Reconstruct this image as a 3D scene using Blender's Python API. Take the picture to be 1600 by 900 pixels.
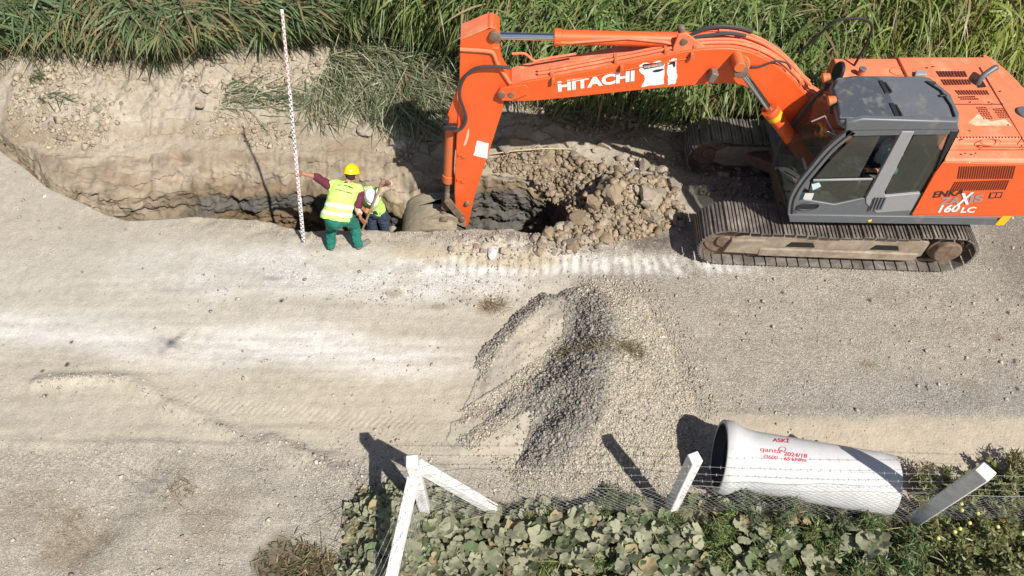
import bpy, math, random
import numpy as np
from mathutils import Vector, Matrix
for _o in list(bpy.data.objects): bpy.data.objects.remove(_o)
S = bpy.context.scene
COL = S.collection
# ------------------------------------------------------------------ camera, sky, sun, exposure
CAM_H = 9.5; CAM_A = math.radians(36.3); CAM_F = 1170.0     # height, tilt from straight down, focal length in photo pixels
cam = bpy.data.cameras.new('camera'); co = bpy.data.objects.new('camera', cam); COL.objects.link(co)
cam.sensor_width = 36; cam.lens = CAM_F/1600*36; cam.clip_start = 0.3; cam.clip_end = 3000
co.location = (0, 0, CAM_H); co.rotation_euler = (CAM_A, 0, 0); S.camera = co
SUN = Vector((-0.4513, 0.5335, -0.849)).normalized()        # the way the light travels
el = math.asin(-SUN.z); az = math.atan2(-SUN.x, -SUN.y)
w = bpy.data.worlds.new('World'); S.world = w; w.use_nodes = True
nt = w.node_tree; bg = nt.nodes['Background']; sk = nt.nodes.new('ShaderNodeTexSky'); sk.sky_type = 'NISHITA'
sk.sun_disc = False; sk.sun_elevation = el; sk.sun_rotation = az; sk.air_density = 1.0; sk.dust_density = 1.5
nt.links.new(sk.outputs[0], bg.inputs[0]); bg.inputs[1].default_value = 0.055
sl = bpy.data.lights.new('sun', 'SUN'); sl.energy = 4.6; sl.angle = math.radians(0.53); sl.color = (1.0, 0.95, 0.875)
so = bpy.data.objects.new('sun', sl); COL.objects.link(so); so.rotation_euler = SUN.to_track_quat('-Z', 'Y').to_euler(); so.location = (8, -10, 20)
S.view_settings.view_transform = 'Standard'; S.view_settings.look = 'None'; S.view_settings.exposure = 0.50; S.view_settings.gamma = 1
S.view_settings.use_curve_mapping = False
rng = np.random.default_rng(7); random.seed(7)

# ------------------------------------------------------------------ where things stand: from a line of sight to a real plane
CS, SN = math.cos(CAM_A), math.sin(CAM_A)
def ray(px, py):
    x = (px-800)/CAM_F; y = (450-py)/CAM_F
    return Vector((x, SN + y*CS, -CS + y*SN))
def onZ(px, py, z=0.0):
    r = ray(px, py); t = (z-CAM_H)/r.z; return Vector((r.x*t, r.y*t, z))
def onY(px, py, Y):
    r = ray(px, py); t = Y/r.y; return Vector((r.x*t, Y, CAM_H + r.z*t))
def G(pts, z=0.0): return [onZ(a, b, z) for a, b in pts]
def PY(pts, Y): return [onY(a, b, Y) for a, b in pts]

# ------------------------------------------------------------------ noise
def _h(ix, iy, iz, s):
    n = (ix.astype(np.int64)*374761393 + iy.astype(np.int64)*668265263 + iz.astype(np.int64)*2147483647 + s*1274126177) & 0xFFFFFFFF
    n = ((n ^ (n >> 13))*1274126177) & 0xFFFFFFFF
    n = n ^ (n >> 16)
    return (n & 0xFFFF)/65535.0*2-1
def vnoise(x, y, z=None, s=0):
    x = np.asarray(x, float); y = np.asarray(y, float); z = np.zeros_like(x) if z is None else np.asarray(z, float)
    x0, y0, z0 = np.floor(x), np.floor(y), np.floor(z); fx, fy, fz = x-x0, y-y0, z-z0
    u, v, t = fx*fx*(3-2*fx), fy*fy*(3-2*fy), fz*fz*(3-2*fz)
    def c(a, b, d): return _h(x0+a, y0+b, z0+d, s)
    def L(a, b, k): return a+(b-a)*k
    return L(L(L(c(0,0,0), c(1,0,0), u), L(c(0,1,0), c(1,1,0), u), v), L(L(c(0,0,1), c(1,0,1), u), L(c(0,1,1), c(1,1,1), u), v), t)
def fbm(x, y, z=None, o=4, s=0, g=0.5):
    a = 1.0; r = 0; t = 0; f = 1.0
    for k in range(o):
        r = r + a*vnoise(np.asarray(x)*f+17.3*k, np.asarray(y)*f+5.1*k, None if z is None else np.asarray(z)*f, s+k); t += a; a *= g; f *= 2.03
    return r/t
def sst(a, b, x):
    t = np.clip((x-a)/(b-a), 0, 1); return t*t*(3-2*t)
def seg_dist(X, Y, pts, closed=False):
    P = [(p[0], p[1]) for p in pts]
    if closed: P = P+[P[0]]
    d = np.full(np.shape(X), 1e9)
    for (ax, ay), (bx, by) in zip(P[:-1], P[1:]):
        dx, dy = bx-ax, by-ay; L2 = dx*dx+dy*dy+1e-12
        t = np.clip(((X-ax)*dx+(Y-ay)*dy)/L2, 0, 1)
        d = np.minimum(d, np.hypot(X-ax-t*dx, Y-ay-t*dy))
    return d
def inside(X, Y, pts):
    r = np.zeros(np.shape(X), bool); n = len(pts)
    for i in range(n):
        ax, ay = pts[i][0], pts[i][1]; bx, by = pts[i-1][0], pts[i-1][1]
        if ay == by: continue
        c = (ay > Y) != (by > Y)
        r ^= c & (X < (bx-ax)*(Y-ay)/(by-ay)+ax)
    return r
def sdp(X, Y, pts):
    return np.where(inside(X, Y, pts), 1, -1)*seg_dist(X, Y, pts, True)

# ------------------------------------------------------------------ materials
MATS = {}
def _bsdf(m): return m.node_tree.nodes['Principled BSDF']
def mat(name, col, rough=0.6, metal=0.0, wear=None, wscale=6.0, wamt=0.5, bump=0.0, bscale=40.0, spec=0.5, var=0.0, grad=None):
    if name in MATS: return MATS[name]
    m = bpy.data.materials.new(name); m.use_nodes = True; t = m.node_tree; b = _bsdf(m)
    b.inputs['Base Color'].default_value = (*col, 1); b.inputs['Roughness'].default_value = rough; b.inputs['Metallic'].default_value = metal
    b.inputs['Specular IOR Level'].default_value = spec
    tc = t.nodes.new('ShaderNodeTexCoord'); src = None
    def noise(sc, det=5, ro=0.6):
        n = t.nodes.new('ShaderNodeTexNoise'); n.inputs['Scale'].default_value = sc; n.inputs['Detail'].default_value = det
        n.inputs['Roughness'].default_value = ro; t.links.new(tc.outputs['Object'], n.inputs['Vector']); return n
    if wear is not None:
        n = noise(wscale, 8, 0.68); r = t.nodes.new('ShaderNodeValToRGB')
        r.color_ramp.elements[0].position = 0.62-wamt*0.35; r.color_ramp.elements[1].position = 0.80-wamt*0.1
        t.links.new(n.outputs[0], r.inputs[0]); mx = t.nodes.new('ShaderNodeMixRGB'); mx.inputs[1].default_value = (*col, 1); mx.inputs[2].default_value = (*wear, 1)
        t.links.new(r.outputs[0], mx.inputs[0]); src = mx.outputs[0]
        mr = t.nodes.new('ShaderNodeMapRange'); mr.inputs[3].default_value = rough; mr.inputs[4].default_value = min(1, rough+0.35)
        t.links.new(r.outputs[0], mr.inputs[0]); t.links.new(mr.outputs[0], b.inputs['Roughness'])
    if grad is not None:                                           # caked dirt in ragged specks and streaks
        for sc_, lo_, k_ in ((2.6, 0.565, 0.55), (17.0, 0.62, 0.75)):
            n4 = noise(sc_, 9, 0.75); r4 = t.nodes.new('ShaderNodeMapRange'); r4.inputs[1].default_value = lo_; r4.inputs[2].default_value = lo_+0.10; r4.inputs[3].default_value = 0; r4.inputs[4].default_value = k_
            t.links.new(n4.outputs[0], r4.inputs[0]); m4 = t.nodes.new('ShaderNodeMixRGB'); m4.inputs[2].default_value = (*grad, 1); t.links.new(r4.outputs[0], m4.inputs[0])
            if src is None: m4.inputs[1].default_value = (*col, 1)
            else: t.links.new(src, m4.inputs[1])
            src = m4.outputs[0]
    if var:
        n2 = noise(wscale*2.7, 4); mr = t.nodes.new('ShaderNodeMapRange'); mr.inputs[1].default_value = 0.3; mr.inputs[2].default_value = 0.7
        mr.inputs[3].default_value = 1-var; mr.inputs[4].default_value = 1+var; t.links.new(n2.outputs[0], mr.inputs[0])
        m2 = t.nodes.new('ShaderNodeMixRGB'); m2.blend_type = 'MULTIPLY'; m2.inputs[0].default_value = 1
        if src is None: m2.inputs[1].default_value = (*col, 1)
        else: t.links.new(src, m2.inputs[1])
        t.links.new(mr.outputs[0], m2.inputs[2]); src = m2.outputs[0]
    if src is not None: t.links.new(src, b.inputs['Base Color'])
    if bump:
        n3 = noise(bscale, 4); bp = t.nodes.new('ShaderNodeBump'); bp.inputs['Strength'].default_value = 1; bp.inputs['Distance'].default_value = bump
        t.links.new(n3.outputs[0], bp.inputs['Height']); t.links.new(bp.outputs[0], b.inputs['Normal'])
    MATS[name] = m; return m
def leaf_mat(name, trans=0.3, rough=0.5, spec=0.3):
    m = bpy.data.materials.new(name); m.use_nodes = True; t = m.node_tree; b = _bsdf(m)
    a = t.nodes.new('ShaderNodeAttribute'); a.attribute_name = 'tint'
    t.links.new(a.outputs['Color'], b.inputs['Base Color']); b.inputs['Roughness'].default_value = rough; b.inputs['Specular IOR Level'].default_value = spec
    tr = t.nodes.new('ShaderNodeBsdfTranslucent'); t.links.new(a.outputs['Color'], tr.inputs[0])
    mx = t.nodes.new('ShaderNodeMixShader'); mx.inputs[0].default_value = trans
    t.links.new(b.outputs[0], mx.inputs[1]); t.links.new(tr.outputs[0], mx.inputs[2]); t.links.new(mx.outputs[0], t.nodes['Material Output'].inputs[0]); return m
def tint_mat(name, rough=0.9, bump=0.0, bscale=60, spec=0.25, var=0.15, vscale=30):
    m = bpy.data.materials.new(name); m.use_nodes = True; t = m.node_tree; b = _bsdf(m)
    a = t.nodes.new('ShaderNodeAttribute'); a.attribute_name = 'tint'; b.inputs['Roughness'].default_value = rough; b.inputs['Specular IOR Level'].default_value = spec
    tc = t.nodes.new('ShaderNodeTexCoord'); n = t.nodes.new('ShaderNodeTexNoise'); n.inputs['Scale'].default_value = vscale; n.inputs['Detail'].default_value = 6
    t.links.new(tc.outputs['Object'], n.inputs['Vector'])
    mr = t.nodes.new('ShaderNodeMapRange'); mr.inputs[1].default_value = 0.3; mr.inputs[2].default_value = 0.7; mr.inputs[3].default_value = 1-var; mr.inputs[4].default_value = 1+var
    t.links.new(n.outputs[0], mr.inputs[0]); m2 = t.nodes.new('ShaderNodeMixRGB'); m2.blend_type = 'MULTIPLY'; m2.inputs[0].default_value = 1
    t.links.new(a.outputs['Color'], m2.inputs[1]); t.links.new(mr.outputs[0], m2.inputs[2]); t.links.new(m2.outputs[0], b.inputs['Base Color'])
    if bump:
        n3 = t.nodes.new('ShaderNodeTexNoise'); n3.inputs['Scale'].default_value = bscale; n3.inputs['Detail'].default_value = 6; t.links.new(tc.outputs['Object'], n3.inputs['Vector'])
        bp = t.nodes.new('ShaderNodeBump'); bp.inputs['Strength'].default_value = 1; bp.inputs['Distance'].default_value = bump
        t.links.new(n3.outputs[0], bp.inputs['Height']); t.links.new(bp.outputs[0], b.inputs['Normal'])
    return m

# ------------------------------------------------------------------ mesh building
def tag(o, label=None, cat=None, group=None, kind=None):
    for k, v in (('label', label), ('category', cat), ('group', group), ('kind', kind)):
        if v: o[k] = v
    return o
def wloc(o):
    v = Vector((0, 0, 0))
    while o: v += o.location; o = o.parent
    return v
def empty(name, loc, label, cat, group=None):
    o = bpy.data.objects.new(name, None); COL.objects.link(o); o.location = loc; o.empty_display_size = 0.2
    return tag(o, label, cat, group)
def link_mesh(name, V, F, m, parent=None, smooth=None, tint=None, center=True, base=False):
    """V world coordinates; the object's origin goes to the middle of the part."""
    V = np.asarray(V, float)
    if center:
        c = (V.min(0)+V.max(0))/2
        if base: c[2] = V[:, 2].min()
    else: c = np.zeros(3)
    me = bpy.data.meshes.new(name)
    if isinstance(F, np.ndarray):
        n, k = F.shape; me.vertices.add(len(V)); me.vertices.foreach_set('co', (V-c).astype(np.float32).ravel())
        me.loops.add(n*k); me.loops.foreach_set('vertex_index', F.astype(np.int32).ravel())
        me.polygons.add(n); me.polygons.foreach_set('loop_start', np.arange(0, n*k, k, dtype=np.int32))
        me.polygons.foreach_set('loop_total', np.full(n, k, dtype=np.int32)); me.update(calc_edges=True)
    else:
        me.from_pydata((V-c).tolist(), [], [tuple(f) for f in F]); me.update()
    if tint is not None:
        a = me.color_attributes.new('tint', 'FLOAT_COLOR', 'POINT'); t = np.asarray(tint, float)
        if t.ndim == 1: t = np.tile(t, (len(V), 1))
        a.data.foreach_set('color', np.hstack([t, np.ones((len(V), 1))]).astype(np.float32).ravel())
    if smooth is not None:
        me.polygons.foreach_set('use_smooth', np.ones(len(me.polygons), bool))
        if smooth < 180: me.set_sharp_from_angle(angle=math.radians(smooth))
    me.materials.append(m); o = bpy.data.objects.new(name, me); COL.objects.link(o)
    if parent is not None: o.parent = parent; o.location = Vector(c)-wloc(parent)
    else: o.location = c
    return o
class MB:
    def __init__(s): s.v = []; s.f = []
    def add(s, V, F):
        n = len(s.v); s.v += [tuple(p) for p in V]; s.f += [tuple(i+n for i in f) for f in F]; return s
    def prism(s, pts, ext):
        ext = Vector(ext); P = [Vector(p) for p in pts]; n = len(P)
        nrm = Vector((0, 0, 0))
        for i in range(n): nrm += P[i-1].cross(P[i])
        A = [p for p in P]; B = [p+ext for p in P]
        flip = nrm.dot(ext) > 0
        f1 = list(range(n)); f2 = list(range(n, 2*n))
        fs = [f1[::-1] if flip else f1, f2 if flip else f2[::-1]]
        for i in range(n):
            j = (i+1) % n; q = (i, j, j+n, i+n); fs.append(q if flip else q[::-1])
        return s.add(A+B, fs)
    def box(s, c, sz, R=None):
        c = Vector(c); V = []
        for a in (-.5, .5):
            for b in (-.5, .5):
                for d in (-.5, .5):
                    v = Vector((a*sz[0], b*sz[1], d*sz[2])); v = R @ v if R is not None else v; V.append(c+v)
        return s.add(V, [(0,1,3,2), (4,6,7,5), (0,4,5,1), (2,3,7,6), (0,2,6,4), (1,5,7,3)])
    def bar(s, p0, p1, wx, wy, up=(0, 0, 1)):
        p0, p1 = Vector(p0), Vector(p1); d = (p1-p0).normalized(); up = Vector(up)
        a = d.cross(up)
        a = d.cross(Vector((1, 0, 0))) if a.length < 1e-4 else a
        a.normalize(); b = a.cross(d).normalized()
        V = [p+a*(i*wx/2)+b*(j*wy/2) for p in (p0, p1) for i, j in ((-1,-1), (1,-1), (1,1), (-1,1))]
        return s.add(V, [(3,2,1,0), (4,5,6,7), (0,1,5,4), (1,2,6,5), (2,3,7,6), (3,0,4,7)])
    def cyl(s, p0, p1, r0, r1=None, n=20, caps=True):
        r1 = r0 if r1 is None else r1; p0, p1 = Vector(p0), Vector(p1); d = (p1-p0).normalized()
        a = d.orthogonal().normalized(); b = d.cross(a); V = []
        for p, r in ((p0, r0), (p1, r1)):
            for i in range(n):
                t = 2*math.pi*i/n; V.append(p+a*(r*math.cos(t))+b*(r*math.sin(t)))
        F = [(i, (i+1) % n, n+(i+1) % n, n+i) for i in range(n)]
        if caps: F += [tuple(range(n))[::-1], tuple(range(n, 2*n))]
        return s.add(V, F)
    def tube(s, pts, r, n=8, closed=False):
        P = [Vector(p) for p in pts]; m = len(P); R = r if hasattr(r, '__len__') else [r]*m
        prev = None; V = []
        for k in range(m):
            t = (P[(k+1) % m]-P[k-1]) if closed else (P[min(k+1, m-1)]-P[max(k-1, 0)]); t.normalize()
            a = t.orthogonal().normalized() if prev is None else (prev-t*prev.dot(t)).normalized()
            prev = a; b = t.cross(a)
            for i in range(n):
                th = 2*math.pi*i/n; V.append(P[k]+a*(R[k]*math.cos(th))+b*(R[k]*math.sin(th)))
        F = []
        for k in range(m if closed else m-1):
            k2 = (k+1) % m
            for i in range(n): F.append((k*n+i, k*n+(i+1) % n, k2*n+(i+1) % n, k2*n+i))
        if not closed: F += [tuple(range(n))[::-1], tuple(range((m-1)*n, m*n))]
        return s.add(V, F)
    def lathe(s, p0, axis, prof, n=40, closed=True):
        """prof: list of (distance along the axis, radius); closed profiles make a solid ring"""
        p0 = Vector(p0); d = Vector(axis).normalized(); a = d.orthogonal().normalized(); b = d.cross(a); V = []
        for u, r in prof:
            for i in range(n):
                t = 2*math.pi*i/n; V.append(p0+d*u+a*(r*math.cos(t))+b*(r*math.sin(t)))
        F = []; m = len(prof)
        for k in range(m if closed else m-1):
            k2 = (k+1) % m
            for i in range(n): F.append((k*n+i, k*n+(i+1) % n, k2*n+(i+1) % n, k2*n+i))
        if not closed: F += [tuple(range(n))[::-1], tuple(range((m-1)*n, m*n))]
        return s.add(V, F)
    def loft(s, A, B):
        n = len(A); return s.add(list(A)+list(B), [(i, i+1, n+i+1, n+i) for i in range(n-1)])
    def plate(s, A, t):
        """polyline strip pairs already in A as quads; thickness by Solidify later"""
        return s
    def build(s, name, m, parent=None, bevel=0.0, smooth=35, base=False):
        o = link_mesh(name, s.v, s.f, m, parent, smooth=smooth, base=base)
        if bevel:
            b = o.modifiers.new('bevel', 'BEVEL'); b.width = bevel; b.segments = 2; b.limit_method = 'ANGLE'; b.angle_limit = math.radians(35)
        return o
def curve(pts, n=8):
    """Catmull-Rom through the points"""
    P = [Vector(p) for p in pts]; P = [P[0]*2-P[1]]+P+[P[-1]*2-P[-2]]; out = []
    for i in range(1, len(P)-2):
        for k in range(n):
            t = k/n; a, b, c, d = P[i-1], P[i], P[i+1], P[i+2]
            out.append(0.5*((2*b)+(c-a)*t+(2*a-5*b+4*c-d)*t*t+(3*b-a-3*c+d)*t**3))
    out.append(P[-2]); return out
def text_mesh(s, off=0.0, extr=0.0, shear=0.0, space=1.0):
    cu = bpy.data.curves.new('tmp', 'FONT'); cu.body = s; cu.size = 1; cu.offset = off; cu.shear = shear; cu.space_character = space; cu.resolution_u = 4
    o = bpy.data.objects.new('tmp', cu); COL.objects.link(o); bpy.context.view_layer.update()
    me = bpy.data.meshes.new_from_object(o.evaluated_get(bpy.context.evaluated_depsgraph_get()))
    V = np.array([v.co[:] for v in me.vertices]); F = [tuple(p.vertices) for p in me.polygons]
    bpy.data.objects.remove(o); bpy.data.curves.remove(cu); bpy.data.meshes.remove(me)
    return V, F
def text_on(name, s, bl, br, tl, m, parent, proud=(0, -0.004, 0), **k):
    """lettering laid on a surface between three of its corners"""
    V, F = text_mesh(s, **k); lo, hi = V.min(0), V.max(0); bl, br, tl = Vector(bl), Vector(br), Vector(tl)
    P = [bl+(br-bl)*((v[0]-lo[0])/(hi[0]-lo[0]))+(tl-bl)*((v[1]-lo[1])/(hi[1]-lo[1]))+Vector(proud) for v in V]
    return link_mesh(name, [tuple(p) for p in P], F, m, parent)
def copy_tree(o, parent=None):
    c = o.copy(); COL.objects.link(c); c.parent = parent
    for ch in [x for x in bpy.data.objects if x.parent == o]: copy_tree(ch, c)
    return c
# ================================================================== THE GROUND
def world_line(pts, z=0.0):
    P = sorted([(p.x, p.y) for p in G(pts, z)]); return np.array([p[0] for p in P]), np.array([p[1] for p in P])
_nx, _ny = world_line([(-260,120),(-100,185),(0,236),(40,264),(72,292),(130,318),(165,335),(200,345),(260,343),(330,339),(400,341),(440,350),(480,360),(560,358),(620,358),(680,357),(750,357),(800,357),(838,366),(862,364),(885,352),(925,330)])
_fx, _fy = world_line([(-260,90),(-100,150),(0,200),(50,222),(100,232),(150,232),(200,228),(250,226),(330,224),(420,228),(520,230),(600,240),(655,256),(700,268),(760,266),(820,262),(862,268),(890,285),(925,318)], 0.12)
_dx = [onZ(a, 330).x for a in (-400,-100,0,60,120,180,230,300,700,800,850,885,925)]; _dz = [0,.3,.50,.62,.80,1.2,1.6,1.7,1.7,1.6,1.2,.55,0]
def yn_(x): return np.interp(x, _nx, _ny) + 0.05*fbm(x*1.7, x*0+3.3, s=11, o=4)*sst(7, 4, np.abs(x)-1)
def yf_(x): return np.maximum(np.interp(x, _fx, _fy), np.interp(x, _nx, _ny)+0.22) + 0.17*fbm(x*1.3, x*0+9.3, s=12, o=7, g=0.64)
def depth_(x): return np.interp(x, _dx, _dz)
# outlines found on the ground
HEAP_TOE = G([(925,436),(884,470),(878,530),(815,594),(806,635),(836,655),(812,715),(790,755)])
HEAP_OUT = G([(925,436),(1000,462),(1042,520),(1068,590),(1086,640),(1084,720),(1045,770),(930,785),(830,778),(790,755)])
HEAP_POLY = HEAP_TOE + HEAP_OUT[1:-1][::-1]
TERR = G([(738,575),(756,545),(793,500),(848,458),(925,436),(960,520),(900,620),(830,720),(720,712),(700,690),(716,640)])
TERR_ARC = G([(738,575),(756,545),(793,500),(848,458),(925,434)])
BANDS = [G([(870,575),(800,650),(712,706)]), G([(905,540),(845,575),(800,610),(765,640),(690,660)])]
PIT = G([(905,345),(925,300),(960,275),(1010,285),(1045,330),(1030,375),(960,395),(900,395)])
def heap_z(X, Y):
    w1 = 0.10*fbm(X*2.2, Y*2.2, s=40); X = X+0.10*fbm(X*2.4, Y*2.4, s=45, o=4); Y = Y+0.10*fbm(X*2.4+7, Y*2.4, s=46, o=4)
    ins = inside(X, Y, HEAP_POLY)
    dl = seg_dist(X, Y, HEAP_TOE)+w1*0.5; dr = seg_dist(X, Y, HEAP_OUT)
    a, b = 0.66*np.maximum(dl, 0), 0.40*dr
    k = 0.12; hh = np.clip(0.5+0.5*(b-a)/k, 0, 1); h = a*hh+b*(1-hh)-k*hh*(1-hh)
    h = np.where(ins, np.maximum(np.minimum(h, 0.54+0.05*w1), 0), 0)
    insT = inside(X, Y, TERR); da = seg_dist(X, Y, TERR_ARC); de = seg_dist(X, Y, TERR, True)
    fade = np.clip((Y-3.9)/2.6, 0.0, 1)
    t = np.minimum(0.52*da+0.6*w1*0.1, 0.12+0.04*fbm(X*1.5, Y*1.5, s=41))*sst(0, 0.35, de+np.where(da <= de+1e-3, 1, 0))
    # small slab edges running down to the lower left
    for k_, B in enumerate(BANDS):
        P = B; dd = seg_dist(X, Y, P); ax, ay = P[0].x, P[0].y; bx, by = P[-1].x, P[-1].y
        side = ((bx-ax)*(Y-ay)-(by-ay)*(X-ax))
        t = t+0.075*np.where(side > 0, 1, 0)*sst(0, 0.22, dd)*sst(1.2, 0.25, dd)
    lf_ = sst(-0.35, 0.9, (X-BANDS[1][-1].x)*0.6+(Y-BANDS[1][-1].y)*0.5); t = np.where(insT, np.maximum(t, 0)*(0.3+0.7*fade)*lf_, 0)
    H = np.maximum(h, t)
    e = np.clip(H/0.12, 0, 1)
    return H + e*(0.030*fbm(X*6, Y*6, s=42, o=4)+0.012*fbm(X*22, Y*22, s=43, o=2))
RUT1 = G([(280,700),(252,735),(215,790),(170,850),(120,915)])
GROOVES = [G(p) for p in ([(92,798),(152,856)], [(76,806),(130,862)], [(112,790),(168,842)], [(0,752),(50,782)], [(150,716),(235,758)], [(165,708),(250,745)])]
WIND = G([(60,600),(150,590),(215,600),(300,650),(380,685),(450,700),(520,735),(575,755)])
RUTH = G([(0,690),(120,695),(250,692),(420,700),(560,720),(700,735)])
RUBBLE = G([(700,372),(760,362),(840,366),(870,356),(900,342),(930,325),(1000,360),(1040,380),(1010,400),(880,412),(770,420),(700,400)])
MOUND = onZ(975, 318); BOWL = onZ(868, 292)
PITZONE = G([(740,262),(790,242),(850,236),(900,250),(960,270),(1050,285),(1070,345),(1010,378),(905,392),(850,378),(842,366),(890,350),(880,300),(820,268)])
CRATE = [G([(0,470),(300,462),(600,470)])]
def base_z(X, Y):
    X = np.asarray(X, float); Y = np.asarray(Y, float)
    nx = np.abs(X)
    z = 0.030*fbm(X*0.5, Y*0.5, s=1, o=3)+0.010*fbm(X*2.6, Y*2.6, s=2, o=4)+0.005*fbm(X*11, Y*11, s=3, o=3)
    yf = yf_(X); b = Y-yf
    # spoil bank behind the trench, lumpy
    left = sst(1.6, -0.5, X)
    bank = sst(-0.1, 2.6, b)*(0.42*left+0.12)
    lump = np.abs(fbm(X*2.1, Y*2.1, s=5, o=5)); lump2 = 1-np.abs(fbm(X*5.2, Y*5.2, s=6, o=4))*2
    inb = sst(-0.05, 0.05, b)
    rough = inb*(0.35+0.65*sst(0.2, 1.3, b)*left+0.2*sst(1.2, 3.2, X)*sst(3.4, 2.6, X))
    z = z + bank + rough*(0.17*lump+0.045*lump2*0.6+0.034*fbm(X*9, Y*9, s=8, o=4)+0.05*np.maximum(fbm(X*4.5, Y*4.5, s=9, o=3), 0.05)+0.022*fbm(X*22, Y*22, s=10, o=2)+0.05*sst(0.9, 0.1, b)*fbm(X*3.5, Y*9, s=16, o=5))
    sl_ = b+0.10*fbm(X*1.4, Y*3, s=17); z = z-0.08*sst(0.95, -0.05, sl_)*(b > -0.02)*sst(2.2, 0.8, X)*sst(-0.02, 0.02, b+0.02)
    tr = ((sl_*3.2+0.5*fbm(X*0.9, Y*1.0, s=18, o=4)) % 1.0); z = z+0.10*(tr-0.5)*inb*sst(1.2, 0.7, b)*sst(2.2, 0.8, X)*sst(-0.25, 0.25, fbm(X*1.1, Y*1.6, s=19))
    # slump step in the bank
    sc = Y-(yf+0.55+0.25*fbm(X*0.7, X*0, s=14, o=3)); z = z + inb*left*0.10*sst(-0.05, 0.04, sc)*sst(-4.5, -1, X-2)*sst(3.5, 1, nx-1)
    # heaved mound at the pit's end, imprinted rubble band
    d = np.hypot((X-MOUND.x)/0.85, (Y-MOUND.y)/0.62); z = z+0.46*sst(1.15, 0.1, d)*(0.75+0.9*np.abs(fbm(X*3.1, Y*3.1, s=21, o=4)))
    d = np.hypot((X-BOWL.x)/0.75, (Y-BOWL.y)/0.55); z = z-0.42*sst(1.1, 0.1, d+0.35*fbm(X*3, Y*3, s=26, o=3))*sst(-0.02, 0.05, Y-yn_(X)-0.25)
    zz_ = sst(-0.1, 0.2, sdp(X, Y, PITZONE)); z = z+zz_*(0.10*np.abs(fbm(X*6.5, Y*6.5, s=27, o=4))+0.03*fbm(X*18, Y*18, s=28, o=2))
    rb = sst(-0.15, 0.25, sdp(X, Y, RUBBLE)); z = z + rb*(0.05+0.09*np.abs(fbm(X*5, Y*5, s=22, o=4))+0.02*fbm(X*16, Y*16, s=23, o=2))
    # edge of the road beside the trench crumbles
    e = (yn_(X)-Y); ed = sst(0.45, 0.0, e)*(e > -0.02)*sst(6.0, 4.6, nx+0.0); z = z+ed*(0.05*fbm(X*5.5, Y*5.5, s=24, o=4)-0.02)
    # grouser marks of the crawler tracks
    m = sst(0.24, 0.12, np.abs(Y-7.42-0.0*X))*sst(-1.6, -0.9, X)*sst(4.0, 3.0, X)
    m2 = sst(0.30, 0.2, np.abs(Y-9.35))*sst(0.7, 1.1, X)*sst(3.2, 2.4, X)
    gr = np.abs(((X/0.165+0.2*fbm(X*1.2, Y*3, s=30, o=2)) % 1)-0.5)*2
    z = z-(m+m2)*0.020*sst(0.5, 0.15, gr)*sst(-0.5, 0.2, fbm(X*2, Y*2, s=39))
    # wheel tracks and small windrows
    Xw = X+0.09*fbm(X*1.6, Y*1.6, s=36); Yw = Y+0.09*fbm(X*1.6+9, Y*1.6, s=37); d1 = seg_dist(Xw, Yw, RUT1); s1 = -((RUT1[-1].x-RUT1[0].x)*(Yw-RUT1[0].y)-(RUT1[-1].y-RUT1[0].y)*(Xw-RUT1[0].x))
    sg = np.where(s1 > 0, d1, -d1); z = z-0.05*sst(-0.22, 0.30, sg)*sst(1.3, 0.2, d1)*sst(4.35, 3.9, Y)*1.5
    for gp in GROOVES:
        dg_ = seg_dist(Xw, Yw, gp); z = z-0.014*np.exp(-(dg_/0.035)**2)+0.006*np.exp(-((dg_-0.08)/0.03)**2)
    dw = seg_dist(Xw, Yw, WIND); z = z+0.075*np.exp(-(dw/0.10)**2)*(0.8+0.6*fbm(X*4, Y*4, s=31))
    dh = seg_dist(X, Y, RUTH); z = z+0.022*np.exp(-(dh/0.06)**2)
    # lugged tyre prints: tan strip at the right, beside the heap, and left of centre
    def treads(c, wd, x0, x1, f, amp, s0):
        u = (Y-c)/wd; mm = sst(1.05, 0.8, np.abs(u))*sst(x0, x0+0.5, X)*sst(x1, x1-0.5, X)
        ph = (X+0.16*np.abs(u)*np.sign(s0))/f; return mm*amp*(sst(0.3, 0.6, np.abs((ph % 1)-0.5)*2)-0.6)*(0.6+0.5*fbm(X*1.5, Y*1.5, s=33))
    z = z+treads(3.95, 0.22, 4.2, 9.5, 0.075, 0.016, 1)+treads(4.6, 0.2, 2.2, 9.5, 0.075, 0.008, 1)
    z = z+treads(4.85-0.12*(X+4), 0.2, -5.5, -1.0, 0.09, 0.016, -1)+treads(4.15-0.0*X, 0.2, -9, -2.5, 0.09, 0.014, 1)
    z = z+0.019*fbm(X*0.5, Y*5.5, s=35, o=5)*sst(7.6, 7.0, Y)*sst(0.4, -0.6, X)
    # far away the land is flat
    far = sst(12.0, 30.0, np.hypot(X, (Y-8)*0.9)); z = z*(1-far)
    return z
TRENCH_WIGGLE = 0.11
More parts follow.
